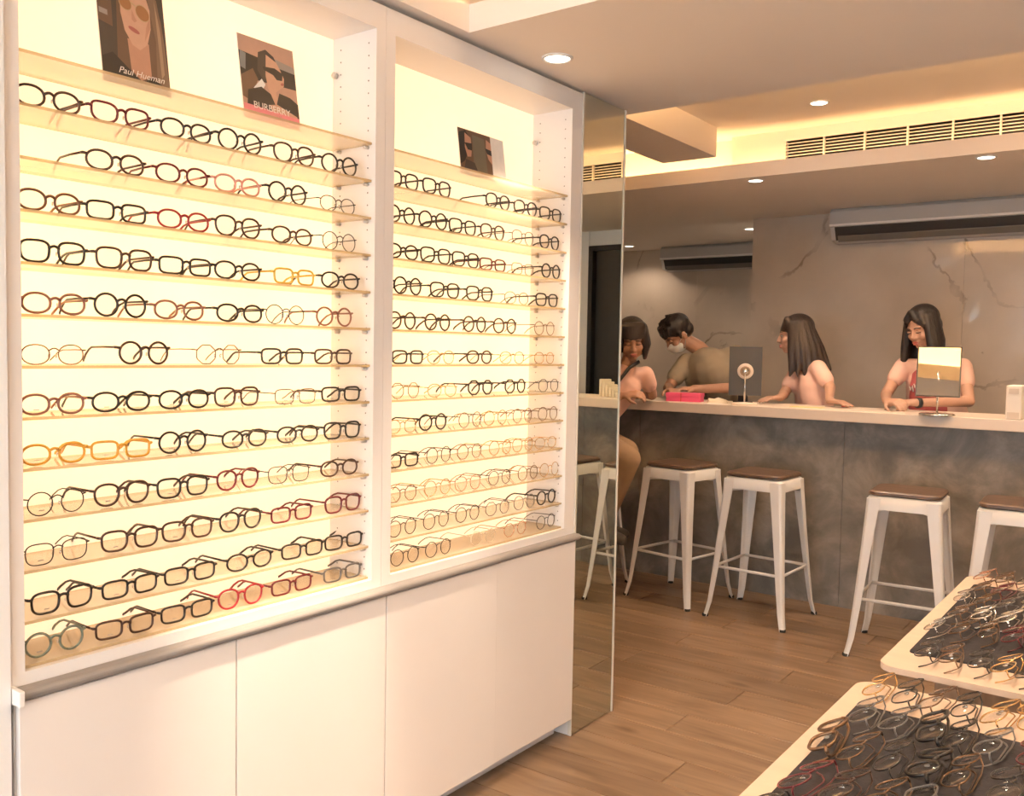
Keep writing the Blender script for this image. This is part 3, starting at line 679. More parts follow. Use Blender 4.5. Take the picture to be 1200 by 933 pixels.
# ------------------------------------------------------------------ display tables with glasses laid out
def display_table(label, x0, x1, y0, y1, mat_rect):
    t = empty('display_table', ((x0 + x1) / 2, (y0 + y1) / 2, 0)); tag(t, label, 'table', 'display tables')
    ox, oy = -(x0 + x1) / 2, -(y0 + y1) / 2
    q = MB(); q.prism(rrect(x0 + ox, x1 + ox, y0 + oy, y1 + oy, .035, 6), .788, .80); q.build('table_top', 'board', t)
    q = MB(); a = mat_rect; q.prism(rrect(a[0] + ox, a[1] + ox, a[2] + oy, a[3] + oy, .01, 3), .7995, .8025); q.build('display_mat', 'mat_dark', t)
    q = MB(); i = .09
    q.box(x0 + ox + i, x1 + ox - i, y0 + oy + i, y0 + oy + i + .02, .72, .7875); q.box(x0 + ox + i, x1 + ox - i, y1 + oy - i - .02, y1 + oy - i, .72, .7875)
    q.box(x0 + ox + i, x0 + ox + i + .02, y0 + oy + i, y1 + oy - i, .72, .7875); q.box(x1 + ox - i - .02, x1 + ox - i, y0 + oy + i, y1 + oy - i, .72, .7875); q.build('apron', 'table_leg', t)
    for xx in (x0 + ox + .11, x1 + ox - .11):
        for yy in (y0 + oy + .11, y1 + oy - .11):
            q = MB(); q.box(xx - .022, xx + .022, yy - .022, yy + .022, 0, .7875, bev=.003); q.build('leg', 'table_leg', t)
display_table('near beige display table covered with rows of glasses', 1.285, 2.03, .78, 1.735, (1.318, 2.0, .81, 1.60))
display_table('far beige display table covered with glasses, by the bar stools', 1.285, 2.03, 1.842, 2.775, (1.318, 2.0, 1.955, 2.66))
TC = [BZ, SI, K, BZ, K, GY, K, BZ, GY, SI, BZ, DB, DB, GY, GO, MA]
TK = [O_, P_, O_, R_, S_, P_, O_, R_]
tilt = math.radians(24)
for tname, rows_y, onmat in (('near', (1.655, 1.512, 1.370, 1.228, 1.086, .944), (1,)), ('far', (2.700, 2.556, 2.414, 2.272, 2.130, 1.925), ())):
    for i, yy in enumerate(rows_y):
        edge = (i == 0) if tname == 'near' else (i in (0, 5))
        for j in range(13):
            kind = random.choice(TK); colr = random.choice([GO, RG, GO, K, BZ] if edge else TC); th = (not edge) and random.random() < .18
            dx = .047 * j + (.018 if i % 2 else 0)
            tl = tilt + random.uniform(-.05, .05)
            zx = Vector((math.cos(tl), 0, math.sin(tl))); yx = Vector((-math.sin(tl), 0, math.cos(tl))); xx = yx.cross(zx)
            Rg = Matrix((xx, yx, zx)).transposed()
            Rg = Matrix.Rotation(random.uniform(-.14, .14), 3, 'Z') @ Rg
            z0 = (.8004 if edge else .8029) + .0035
            # lift so that the folded temples rest on the surface
            gm = glasses_meshes(kind, th)
            low = 9
            for me in gm[3] + [gm[0]]:
                for v in me.vertices: low = min(low, (Rg @ v.co).z)
            mw = Matrix.Translation((1.318 + dx + random.uniform(-.004, .004), yy + random.uniform(-.006, .006), (.8002 if edge else .8027) - low)) @ Rg.to_4x4()
            lab = f"{colr} {ADJ[kind]} glasses, {ORD[j]} from left in {ORD[i]} row from back of {tname} display table"
            make_glasses(mw, kind, colr, th, lab, f'folded glasses laid out on the {tname} display table', folded=True)

# ------------------------------------------------------------------ counter
CTX0, CTX1, CY0, CY1, CZT = -3.1, 3.25, 4.95, 5.42, 1.11
ct = empty('counter', (0, 5.2, 0)); tag(ct, 'long service counter with pale top and grey concrete front panels', 'counter')
q = MB(); q.box(CTX0, CTX1, CY0 - 5.2, CY1 - 5.2, CZT - .058, CZT, bev=.004); q.build('counter_top', 'counter_top', ct)
q = MB(); q.box(CTX0 + .02, CTX1 - .02, 5.152 - 5.2, 5.40 - 5.2, 0, CZT - .0585); q.build('body', 'hole', ct)
xs = [CTX0 + .02, -2.0, -1.04, .235, 1.46, 2.4, CTX1 - .02]
for a, c in zip(xs[:-1], xs[1:]):
    q = MB(); q.box(a + .001, c - .001, 5.14 - 5.2, 5.152 - 5.2, .001, CZT - .059); q.build('concrete_panel', 'concrete', ct)
q = MB(); q.box(CTX0 + .02, CTX1 - .02, 5.40 - 5.2, 5.41 - 5.2, 0.001, CZT - .059); q.build('back_panel', 'white_wall', ct)

# bar stools
SM = None
def stool_parts():
    parts = []
    zt = .755; ht, hb = .150, .218
    # seat pan skirt: square ring with rounded corners
    q = MB(); n = 6
    o1 = rrect(-ht, ht, -ht, ht, .045, n); o2 = rrect(-ht - .008, ht + .008, -ht - .008, ht + .008, .045, n); N = len(o1)
    q.add([(x, y, zt) for x, y in o1] + [(x, y, zt - .006) for x, y in o2] + [(x * 1.02, y * 1.02, zt - .062) for x, y in o2],
          [tuple(range(N))] + [(i, N + i, N + (i + 1) % N, (i + 1) % N) for i in range(N)] + [(N + i, 2 * N + i, 2 * N + (i + 1) % N, N + (i + 1) % N) for i in range(N)], 0, True)
    parts.append(('seat_pan', q.mesh('seat_pan'), 'white_metal'))
    q = MB(); sp = rrect(-.158, .158, -.158, .158, .05, n); s2 = rrect(-.150, .150, -.150, .150, .05, n); N = len(sp)
    q.add([(x, y, zt + .001) for x, y in s2] + [(x, y, zt + .006) for x, y in sp] + [(x, y, zt + .018) for x, y in sp] + [(x, y, zt + .024) for x, y in s2],
          [tuple(range(N - 1, -1, -1)), tuple(range(3 * N, 4 * N))] + [(r * N + i, r * N + (i + 1) % N, (r + 1) * N + (i + 1) % N, (r + 1) * N + i) for r in range(3) for i in range(N)], 0, False)
    parts.append(('wooden_seat', q.mesh('wooden_seat'), 'seat_wood'))
    # legs: folded sheet, broad at the top, curved out at the foot
    for sx in (-1, 1):
        for sy in (-1, 1):
            q = MB(); st = [(0, .062), (.06, .058), (.25, .047), (.50, .036), (.66, .029), (.72, .026), (.742, .025)]
            vs = []; fs = []
            for d, w in st:
                u = d / .742; c = ht + .010 + (hb - ht - .010) * (u ** 1.15) + (.010 * max(0, (u - .85) / .15) ** 2)
                z = zt - .012 - d
                for (px, py) in ((c - w, c), (c - .012, c), (c - .004, c - .004), (c, c - .012), (c, c - w), (c - .006, c - w), (c - .012, c - .018), (c - .018, c - .012), (c - w, c - .006)):
                    vs.append((sx * px, sy * py, z))
            m_ = 9
            for i in range(len(st) - 1):
                for k in range(m_):
                    k2 = (k + 1) % m_; fs.append((i * m_ + k, i * m_ + k2, (i + 1) * m_ + k2, (i + 1) * m_ + k))
            fs.append(tuple(range(m_))); fs.append(tuple((len(st) - 1) * m_ + k for k in range(m_)))
            if sx * sy > 0: fs = [tuple(reversed(f)) for f in fs]
            q.add(vs, fs, 0, False); parts.append(('leg', q.mesh('leg'), 'white_metal'))
            c = hb + .010 - .013
            q = MB(); q.lathe([(.0155, 0), (.0165, .003), (.0160, .012)], (sx * c, sy * c, 0), n=12); parts.append(('foot_cap', q.mesh('foot_cap'), 'rubber'))
    # footrest bars and cross brace
    zf = .27; c = .183
    for a in range(4):
        p0 = Matrix.Rotation(a * PI / 2, 3, 'Z') @ Vector((-c, -c, zf)); p1 = Matrix.Rotation(a * PI / 2, 3, 'Z') @ Vector((c, -c, zf))
        q = MB(); q.tube([p0, p1], .0085, 6, flat=.6, up=(0, 0, 1)); parts.append(('footrest_bar', q.mesh('footrest_bar'), 'white_metal'))
    for a in (1, -1):
        q = MB(); q.tube([(-.148, -.148 * a, zt - .075), (0, 0, zt - .060), (.148, .148 * a, zt - .075)], .007, 6, flat=1.8); parts.append(('cross_brace', q.mesh('cross_brace'), 'white_metal'))
    return parts
SP = stool_parts()
for _, me, m in SP: me.materials.append(M[m])
for x, y, rz, lab in ((-1.14, 4.62, .10, 'white metal bar stool under the seated customer, mostly behind the mirror'), (-.56, 4.765, -.17, 'white metal bar stool with dark wooden seat nearest the tall mirror'),
                      (-.05, 4.708, -.04, 'white metal bar stool with dark wooden seat, second of the free stools'), (.715, 4.555, .08, 'white metal bar stool standing alone left of the display table corner'),
                      (1.19, 4.52, .06, 'rightmost white bar stool, half hidden by the far display table')):
    t = empty('bar_stool', (x, y, 0), rz); tag(t, lab, 'stool', 'white metal bar stools at the counter')
    for nm, me, m in SP: obj(nm, me, None, t)

# things on the counter
def mirror_stand(label, x, y, rz, w, h, zc, tiltd, base_r, ring):
    t = empty('mirror_stand', (x, y, CZT), rz); tag(t, label, 'mirror', 'tabletop mirror stands')
    q = MB(); q.lathe([(base_r, 0), (base_r, .008), (base_r * .93, .012), (.012, .015)], n=28); q.build('base', 'chrome' if not ring else 'counter_top', t)
    q = MB(); q.tube([(0, 0, .012), (0, 0, zc)], .0055, 10); q.build('pole', 'chrome', t)
    R3 = Matrix.Rotation(math.radians(tiltd), 3, 'X')
    def pl(mb):
        mb.v = [tuple(R3 @ Vector(v) + Vector((0, .012, zc))) for v in mb.v]; return mb
    q = MB(); q.box(-w / 2, w / 2, -.003, .003, -h / 2, h / 2); pl(q).build('mirror_panel', 'stand_back', t)
    q = MB(); q.box(-w / 2 + .006, w / 2 - .006, (.003 if ring else -.0042), (.0042 if ring else -.003), -h / 2 + .006, h / 2 - .006); pl(q).build('mirror_glass', 'mirror', t)
    if ring:
        q = MB(); q.lathe([(.018, -.004), (.018, -.012), (.044, -.012), (.046, -.008), (.046, -.004)], n=28, axis='y'); pl(q).build('pivot_ring', 'counter_top', t)
        q = MB(); q.lathe([(.030, -.0121), (.028, -.0135), (.022, -.0135), (.020, -.0121)], n=24, axis='y'); pl(q).build('ring_groove', 'table_leg', t)
        q = MB(); q.lathe([(.018, -.004), (.018, -.016), (.012, -.02), (.002, -.021)], n=20, axis='y'); pl(q).build('pivot_hub', 'chrome', t)
    else:
        q = MB(); q.lathe([(.022, .004), (.022, .010), (.004, .012)], n=20, axis='y'); pl(q).build('pivot_hub', 'chrome', t)
    return t
mirror_stand('dark square mirror seen from behind with pale round pivot, on the counter', -.318, 5.06, .32, .185, .285, .195, 2, .075, True)
mirror_stand('upright rectangular tabletop mirror reflecting golden ceiling light', .735, 4.985, .16, .205, .262,   .222, -15, .085, False)
t = empty('monitor', (-.39, 5.21, CZT), PI - .3); tag(t, 'small dark screen base standing behind the dark mirror', 'stand')
q = MB(); q.box(-.05, .05, -.03, .03, 0, .012); q.build('base', 'black', t)
q = MB(); q.box(-.03, .03, -.008, .008, .012, .085); q.build('neck', 'black', t)
t = empty('gift_box', (-.715, 5.10, CZT), .22); tag(t, 'flat bright pink box under the masked man\'s hand', 'box')
q = MB(); q.box(-.105, .105, -.05, .05, 0, .03, bev=.002); q.build('box_body', 'pink', t)
q = MB(); q.box(-.108, .108, -.053, .053, .030, .052, bev=.002); q.build('lid', 'pink', t)
q = MB(); q.box(-.015, -.010, -.0545, -.0532, .0, .052); q.build('seam', 'red_plastic', t)
t = empty('paper_packet', (-.50, 5.10, CZT), .4); tag(t, 'folded cream paper packet lying between pink box and mirror', 'paper')
q = MB(); q.add([(-.06, -.05, 0), (.06, -.05, 0), (.07, .05, 0), (-.07, .05, 0), (-.05, -.045, .012), (.05, -.04, .022), (.055, .04, .014), (-.055, .045, .026)],
               [(3, 2, 1, 0), (4, 5, 6, 7), (0, 1, 5, 4), (1, 2, 6, 5), (2, 3, 7, 6), (3, 0, 4, 7)]); q.build('packet', 'paper', t)
q = MB(); q.add([(-.05, -.046, .0125), (.05, -.041, .0225), (.0, .01, .034)], [(0, 1, 2)]); q.build('flap', 'paper', t)
t = empty('paper_sheet', (.03, 5.12, CZT), .1); tag(t, 'yellow paper under the hand of the woman in profile', 'paper')
q = MB(); q.box(-.09, .09, -.04, .04, 0, .002); q.build('sheet', 'yellow_paper', t)
t = empty('pen_cap', (.18, 5.32, CZT), 0); tag(t, 'tiny red object by the leaning woman\'s hand', 'pen')
q = MB(); q.tube([(-.02, 0, .008), (.03, 0.01, .008)], [.008, .005], 10); q.build('barrel', 'red_plastic', t)
t = empty('desk_unit', (1.078, 5.06, CZT), .0); tag(t, 'pale plastic box at the right end of the counter', 'box')
q = MB(); q.box(-.034, .034, -.09, .09, 0, .165, bev=.006); q.build('housing', 'white_box', t)
q = MB(); q.box(-.022, .022, -.0925, -.089, .125, .15); q.build('display_panel', 'box_panel', t)
q = MB(); q.box(-.026, .026, -.092, -.089, .004, .035); q.build('lower_panel', 'box_panel', t)
for k in range(6):
    t = empty('glasses_case', (1.16 + .036 * k, 5.10 + .02 * k, CZT), .5); tag(t, f'{ORD[k]} of the pale glasses cases in a row on the counter, seen in mirror', 'case', 'pale glasses cases on the counter')
    q = MB(); q.box(-.013, .013, -.04, .04, 0, .035 + .016 * k, bev=.006); q.build('shell', 'paper', t)
    q = MB(); q.box(-.0135, .0135, -.0405, .0405, .018, .0195); q.build('seam', 'box_panel', t)

# air conditioners
def aircon(label, x, y, z, w):
    t = empty('air_conditioner', (x, y, z)); tag(t, label, 'air conditioner', 'wall mounted air conditioners')
    back = [(0, 0), (0, .222), (-.19, .222), (-.215, .20), (-.222, .118), (-.205, .100), (-.165, .015), (-.06, .0)]; n = len(back); q = MB()
    q.add([(0, yy, zz) for yy, zz in back] + [(w, yy, zz) for yy, zz in back], [tuple(range(n)), tuple(range(2 * n - 1, n - 1, -1))] + [(i, n + i, n + (i + 1) % n, (i + 1) % n) for i in range(n)])
    q.build('housing', 'ac_white', t)
    q = MB(); q.box(.0, w, -.229, -.2035, .102, .116); q.build('trim_lip', 'white_metal', t)
    def slab(name, m, x0, x1, y0, z0, y1, z1, th):
        q = MB(); q.add([(x0, y0, z0), (x1, y0, z0), (x1, y1, z1), (x0, y1, z1), (x0, y0, z0 - th), (x1, y0, z0 - th), (x1, y1, z1 - th), (x0, y1, z1 - th)],
                        [(0, 1, 2, 3), (7, 6, 5, 4), (0, 4, 5, 1), (2, 6, 7, 3), (1, 5, 6, 2), (3, 7, 4, 0)]); return q.build(name, m, t)
    slab('outlet_slot', 'ac_dark', .03, w - .03, -.2062, .098, -.1665, .0165, .004)
    slab('flap', 'ac_grey', .05, w - .05, -.198, .040, -.176, .006, .006)
aircon('air conditioner high on the marble wall over the two women', -.25, YB - .001, ZL - .224, 1.35)
aircon('smaller looking air conditioner deeper in the niche behind the masked man', -2.28, YN - .001, ZL - .224, 1.22)

# ------------------------------------------------------------------ posters on the top shelf
def pm_(n, c): c = c if n in ('white', 'pink') else tuple(q * .88 for q in c); M['p_' + n] = mat('print_' + n, c, .55, var=.04, vscale=40)
for n, c in dict(black=(.02, .018, .018), dark=(.055, .045, .04), brown=(.14, .085, .055), hair=(.20, .13, .085), hairl=(.36, .25, .17), skin=(.62, .38, .27), skin2=(.52, .29, .20), lens=(.36, .17, .07), lip=(.42, .14, .12),
                 pink=(.72, .25, .28), tan=(.52, .33, .25), grey=(.32, .29, .27), white=(.80, .77, .73), slate=(.20, .22, .24), olive=(.16, .14, .10), rim=(.5, .38, .22)).items(): pm_(n, c)
def ellp(cx, cy, rx, ry, a=0, n=18):
    a = math.radians(a); return [(cx + rx * math.cos(t) * math.cos(a) - ry * math.sin(t) * math.sin(a), cy + rx * math.cos(t) * math.sin(a) + ry * math.sin(t) * math.cos(a)) for t in [2 * PI * k / n for k in range(n)]]
def text_mesh(s, size, shear=0):
    cu = bpy.data.curves.new('txt', 'FONT'); cu.body = s; cu.size = size; cu.shear = shear; cu.align_x = 'CENTER'
    o = bpy.data.objects.new('txt', cu); COL.objects.link(o)
    dg = bpy.context.evaluated_depsgraph_get(); me = bpy.data.meshes.new_from_object(o.evaluated_get(dg)); bpy.data.objects.remove(o); bpy.data.curves.remove(cu)
    return me
def poster(label, y, x, w, h, lean, shapes, texts):
    """card of width w and height h leaning back; pictures are flat print (u across, v up)"""
    t = empty('poster_card', (x, y, ZS0 + .0005)); t.rotation_euler = (0, -math.radians(lean), 0); tag(t, label, 'poster', 'advertising cards on the top shelf')
    q = MB(); q.box(-.003, 0, -w / 2, w / 2, 0, h); q.build('card', 'p_white', t)
    for i, (nm, m, poly) in enumerate(shapes):
        poly = [(min(max(u, 0), 1), min(max(v, 0), 1)) for u, v in poly]
        # u runs to the right as seen from the room: towards +Y
        xx = .0002 + .00012 * i
        q = MB(); q.add([(xx, (u - .5) * w, v * h) for u, v in poly], [tuple(range(len(poly)))]); q.build(nm, 'p_' + m, t)
    for s, u, v, size, m, shear in texts:
        me = text_mesh(s, size * h, shear); me.materials.append(M['p_' + m])
        o = obj('lettering', me, None, t); o.matrix_local = Matrix.Translation((.0002 + .00012 * (len(shapes) + 1), (u - .5) * w, v * h)) @ Matrix(((0, 0, 1, 0), (1, 0, 0, 0), (0, 1, 0, 0), (0, 0, 0, 1)))
    return t
full = [(0, 0), (1, 0), (1, 1), (0, 1)]
poster('portrait card of long haired woman in tinted glasses, at top shelf left', 1.105, -.075, .155, .235, 9, [
    ('print_ground', 'dark', full), ('brick_patch', 'brown', [(0, .55), (.2, .52), (.22, 1), (0, 1)]), ('brick_patch', 'grey', [(.02, .62), (.14, .61), (.14, .66), (.02, .67)]), ('brick_patch', 'grey', [(.03, .76), (.16, .75), (.16, .8), (.03, .81)]),
    ('hair_shape', 'brown', [(.22, .12), (.30, .95), (.5, 1), (.8, .98), (.95, .7), (.99, .1), (.6, 0), (.3, .0)]), ('hair_shape', 'hair', [(.74, .98), (.9, .9), (.97, .5), (.99, .06), (.80, .05), (.84, .5)]), ('hair_shape', 'hairl', [(.86, .9), (.92, .6), (.93, .2), (.88, .15), (.87, .55)]),
    ('neck_shape', 'skin2', [(.42, .16), (.40, .45), (.72, .45), (.72, .14), (.56, .08)]), ('face_shape', 'skin', [(.34, .88), (.33, .68), (.37, .52), (.47, .40), (.58, .37), (.70, .44), (.77, .60), (.78, .78), (.72, .93), (.55, .98), (.42, .95)]),
    ('shade_shape', 'skin2', [(.66, .46), (.76, .60), (.77, .72), (.70, .60)]), ('nose_shape', 'skin2', [(.50, .74), (.49, .64), (.53, .62), (.57, .64), (.54, .67)]), ('lips_shape', 'lip', ellp(.51, .545, .085, .022, -12)),
    ('lens_shape', 'rim', ellp(.41, .78, .098, .068, -10)), ('lens_shape', 'lens', ellp(.41, .78, .09, .06, -10)), ('lens_shape', 'rim', ellp(.66, .73, .108, .078, -10)), ('lens_shape', 'lens', ellp(.66, .73, .10, .07, -10)), ('bridge_shape', 'rim', [(.50, .79), (.56, .77), (.56, .785), (.50, .805)]),
    ('coat_shape', 'black', [(0, 0), (1, 0), (1, .04), (.72, .13), (.56, .06), (.40, .15), (.16, .28), (0, .22)])],
    [('Paul Hueman', .56, .105, .085, 'white', .35), ('E Y E W E A R', .56, .07, .022, 'grey', 0)])
poster('card with a woman in dark sunglasses in a car and pink lower band', 1.462, -.075, .168, .205, 9, [
    ('print_ground', 'tan', full), ('window_shape', 'black', [(0, .80), (1, .72), (1, .50), (0, .48)]), ('window_shape', 'grey', [(.45, .84), (1, .78), (1, .70), (.6, .72)]), ('frame_shape', 'slate', [(.02, .80), (.12, .78), (.09, .58), (.0, .60)]), ('seat_shape', 'brown', [(0, .25), (.0, .5), (.22, .62), (.30, .50), (.12, .22)]),
    ('hair_shape', 'dark', [(.30, .62), (.34, .84), (.48, .90), (.62, .84), (.68, .74), (.54, .60), (.40, .48)]), ('face_shape', 'skin', [(.48, .84), (.66, .78), (.72, .70), (.78, .60), (.76, .50), (.66, .44), (.60, .40), (.66, .24), (.56, .22), (.46, .44), (.44, .58)]), ('glasses_shape', 'black', [(.40, .68), (.62, .70), (.76, .66), (.74, .57), (.64, .56), (.58, .61), (.42, .64)]),
    ('lips_shape', 'lip', ellp(.735, .525, .03, .018, 20)), ('scarf_shape', 'white', [(.20, .38), (.36, .52), (.42, .46), (.34, .36)]), ('coat_shape', 'black', [(.06, .14), (.10, .34), (.34, .42), (.50, .36), (.58, .22), (.66, .40), (.86, .38), (1, .32), (1, .12)]),
    ('hand_shape', 'skin', [(.46, .22), (.60, .25), (.80, .20), (.96, .16), (.98, .12), (.84, .13), (.66, .10), (.50, .13)]), ('pink_band', 'pink', [(0, 0), (1, 0), (1, .14), (0, .17)])],
    [('BURBERRY', .50, .14, .115, 'white', 0), ('EYEWEAR', .56, .09, .040, 'tan', 0)])
poster('small landscape card with dark photo and white right side, right bay', 2.297, -.075, .232, .145, 8, [
    ('photo_print', 'brown', [(0, 0), (.70, 0), (.70, 1), (0, 1)]), ('photo_print', 'olive', [(.28, 0), (.58, 0), (.56, .9), (.30, .92)]), ('hair_shape', 'black', [(0, .2), (.02, .9), (.16, .98), (.26, .8), (.20, .55), (.10, .3)]), ('face_shape', 'skin2', [(.14, .92), (.26, .84), (.27, .62), (.24, .42), (.16, .40), (.12, .6)]),
    ('glasses_shape', 'black', [(.12, .70), (.28, .72), (.27, .56), (.18, .56)]), ('face_shape', 'skin2', [(.60, .9), (.70, .84), (.70, .36), (.62, .46), (.58, .66)]), ('glasses_shape', 'black', [(.56, .70), (.70, .68), (.70, .56), (.60, .58)]), ('coat_shape', 'dark', [(.04, 0), (.12, .34), (.30, .30), (.40, 0)])],
    [('eyewear', .85, .07, .07, 'black', 0)])

# ------------------------------------------------------------------ people
def skinm(n, c, r=.5): M[n] = mat(n, c, r, var=.05, vscale=14)
skinm('skin', (.48, .275, .19)); skinm('skin_warm', (.42, .23, .15)); M['hair_black'] = mat('hair_black', (.014, .010, .009), .42, var=.5, vscale=5, bump=.8, bscale=14, stretch=(14, 14, 1)); M['hair_brown'] = mat('hair_brown', (.026, .016, .012), .42, var=.5, vscale=5, bump=.8, bscale=14, stretch=(14, 14, 1))
skinm('shirt_pink', (.78, .50, .40), .8); skinm('shirt_peach', (.80, .50, .40), .85); skinm('shirt_beige', (.36, .30, .215), .85); skinm('shirt_red', (.42, .09, .09), .8); skinm('shirt_white', (.80, .70, .62), .8)
skinm('trousers_khaki', (.30, .20, .12), .85); skinm('trousers_dark', (.04, .04, .05), .85); skinm('mask_white', (.72, .72, .66), .8); skinm('lip', (.42, .12, .10), .4); skinm('eye_white', (.7, .66, .6), .3); skinm('shoe', (.05, .045, .04), .6)
def remesh(mb, vox, smooth=3, fac=.5):
    me = mb.mesh('tmp'); o = bpy.data.objects.new('tmp', me); COL.objects.link(o)
    m = o.modifiers.new('r', 'REMESH'); m.mode = 'VOXEL'; m.voxel_size = vox; m.use_smooth_shade = True
    s = o.modifiers.new('s', 'SMOOTH'); s.iterations = smooth; s.factor = fac
    dg = bpy.context.evaluated_depsgraph_get(); r = bpy.data.meshes.new_from_object(o.evaluated_get(dg))
    bpy.data.objects.remove(o); bpy.data.meshes.remove(me); r.materials.clear()
    return r
V = Vector
def frame(face, pitch=0, roll=0):
    """head/torso frame: columns right, forward, up; pitch > 0 looks down"""
    f = V((face[0], face[1], 0)).normalized(); up = V((0, 0, 1)); rt = f.cross(up)
    R = Matrix((rt, f, up)).transposed()
    return R @ Matrix.Rotation(-math.radians(pitch), 3, 'X') @ Matrix.Rotation(math.radians(roll), 3, 'Y')
def head_prims(mb, c, R, k=1.0):
    E_ = lambda p, r: mb.ell(c + R @ (V(p) * k), [q * k for q in r], R, 16, 12)
    E_((0, -.012, .035), (.073, .090, .078)); E_((0, .018, -.03), (.057, .066, .072)); E_((0, .047, -.086), (.028, .027, .022))
    for s in (-1, 1):
        E_((s * .034, .02, -.062), (.024, .042, .030)); E_((s * .034, .055, -.028), (.024, .024, .024)); E_((s * .074, -.008, -.008), (.009, .019, .031)); E_((s * .010, .088, -.033), (.009, .010, .007))
    E_((0, .064, .022), (.048, .020, .015))
    mb.cap(c + R @ (V((0, .080, .008)) * k), .008 * k, c + R @ (V((0, .098, -.030)) * k), .0105 * k, 10)
    E_((0, .080, -.059), (.022, .012, .006)); E_((0, .078, -.069), (.018, .012, .007))
def hand_prims(mb, w, d, n, side, curl=.35, k=1.0, spread=.10):
    d = d.normalized(); n = (n - d * n.dot(d)).normalized(); s = d.cross(n) * side       # s points to the thumb side
    for o in (-.026, -.009, .009, .026): mb.cap(w + s * o * .7 * k, .013 * k, w + d * .078 * k + s * o * k, .0125 * k, 8)
    for o, L, sp in ((.027, .068, .10), (.009, .077, .03), (-.009, .071, -.04), (-.026, .055, -.12)):
        p = w + d * .080 * k + s * o * k; dd = (d + s * sp * (spread / .1)).normalized(); a = 0
        for seg, r0, r1 in ((.45, .0090, .0085), (.30, .0085, .0080), (.25, .0080, .0072)):
            a += curl; v = dd * math.cos(a) + n * math.sin(a); q = p + v * L * seg * k; mb.cap(p, r0 * k, q, r1 * k, 8); p = q
    p = w + d * .018 * k + s * .026 * k; v = (d * .62 + s * .68 + n * .35).normalized(); q = p + v * .042 * k; mb.cap(p, .0125 * k, q, .0105 * k, 8)
    v = (d * .86 + s * .30 + n * .35).normalized(); mb.cap(q, .0105 * k, q + v * .034 * k, .0085 * k, 8)
def person(label, base, head, HR, neck, chest, pelvis, TR, sh, arms, legs, male=False, hk=1.0, skin='skin', shirt='shirt_pink', trousers='trousers_dark', hairm='hair_black', hair='long', sleeve=.55, mask=False, down=False):
    """world-space joints; arms: (shoulder, elbow, wrist, finger dir, palm normal, thumb side, curl); legs: (hip, knee, ankle, foot dir)"""
    B = V(base); mb = MB(); L_ = lambda p: V(p) - B
    H = L_(head); head_prims(mb, H, HR, hk); N0 = L_(neck); Ch = L_(chest); Pe = L_(pelvis)
    mb.cap(N0, .052 if male else .045, H + HR @ V((0, -.015, -.06)), .050 if male else .043)
    tw = .085 if male else .060; rt = TR @ V((1, 0, 0)); fw = TR @ V((0, 1, 0))
    cr, pr_ = (.108, .100) if male else (.076, .092)
    for s in (-1, 1):
        mb.cap(Pe + rt * s * .075, pr_, Ch + rt * s * tw, cr, 14)
        if not male: mb.ell(Ch + rt * s * .055 + fw * .046 + V((0, 0, -.03)), (.045, .034, .050), TR)
    for a in arms: mb.cap(Ch + V((0, 0, .07)), .055, L_(a[0]), .046 if male else .034)
    mb.cap(Ch + V((0, 0, .05)), .07, N0, .052 if male else .046)
    ku = 1.18 if male else 1.0
    for (s_, e_, w_, d_, n_, side, curl) in arms:
        s_, e_, w_ = L_(s_), L_(e_), L_(w_)
        mb.cap(s_, .040 * ku, e_, .032 * ku); mb.cap(e_, .032 * ku, w_, .022 * ku); mb.cap(w_, .022 * ku, w_ + V(d_).normalized() * .02, .021 * ku)
        hand_prims(mb, w_ + V(d_).normalized() * .012, V(d_), V(n_), side, curl, 1.06 if male else .95)
    for (h_, k_, a_, f_) in legs:
        h_, k_, a_ = L_(h_), L_(k_), L_(a_); f_ = V(f_).normalized()
        mb.cap(h_, .088, k_, .056); mb.cap(k_, .055, a_, .036); mb.cap(a_ + V((0, 0, -.02)), .035, a_ + f_ * .14 + V((0, 0, -.052)), .026)
    body = obj('person', remesh(mb, .0065, 2), skin, None, B); tag(body, label, 'person')
    # shirt
    c = MB()
    for s in (-1, 1):
        c.cap(Pe + rt * s * .080 + V((0, 0, .01)), pr_ + .014, Ch + rt * s * tw, cr + .014, 14)
        if not male: c.ell(Ch + rt * s * .055 + fw * .046 + V((0, 0, -.03)), (.054, .042, .060), TR)
    if male: c.ell(Ch + fw * .015 + V((0, 0, .02)), (.165, .125, .15), TR)
    for a in arms:
        s_, e_ = L_(a[0]), L_(a[1]); c.cap(Ch + V((0, 0, .062)), .066, s_, .056 if male else .042)
        c.cap(s_, (.040 * ku + .010), s_.lerp(e_, sleeve), .037 * ku + (.018 if male else .013))
    c.cap(Ch + V((0, 0, .05)), .085, N0.lerp(Ch, .25), .060)
    obj('shirt', remesh(c, .010, 4), shirt, body)
    c = MB()
    for (h_, k_, a_, f_) in legs:
        h_, k_, a_ = L_(h_), L_(k_), L_(a_); c.cap(h_, .104, k_, .072); c.cap(k_, .071, a_.lerp(k_, .08), .056)
    c.cap(Pe + rt * .05, .112, Pe - rt * .05, .112)
    obj('trousers', remesh(c, .012, 4), trousers, body)
    for (h_, k_, a_, f_) in legs:
        a_ = L_(a_); f_ = V(f_).normalized(); c = MB(); c.cap(a_ + V((0, 0, -.028)), .046, a_ + f_ * .15 + V((0, 0, -.052)), .034); obj('shoe', remesh(c, .010, 2), 'shoe', body)
    # hair
    hp = lambda p: H + HR @ (V(p) * hk)
    c = MB(); k = hk
    E_ = lambda p, r: c.ell(hp(p), [q * k for q in r], HR, 18, 12)
    def S_(p0, r0, p1, r1): c.cap(hp(p0), r0 * k, hp(p1), r1 * k, 10)
    up = HR.inverted() @ V((0, 0, 1))
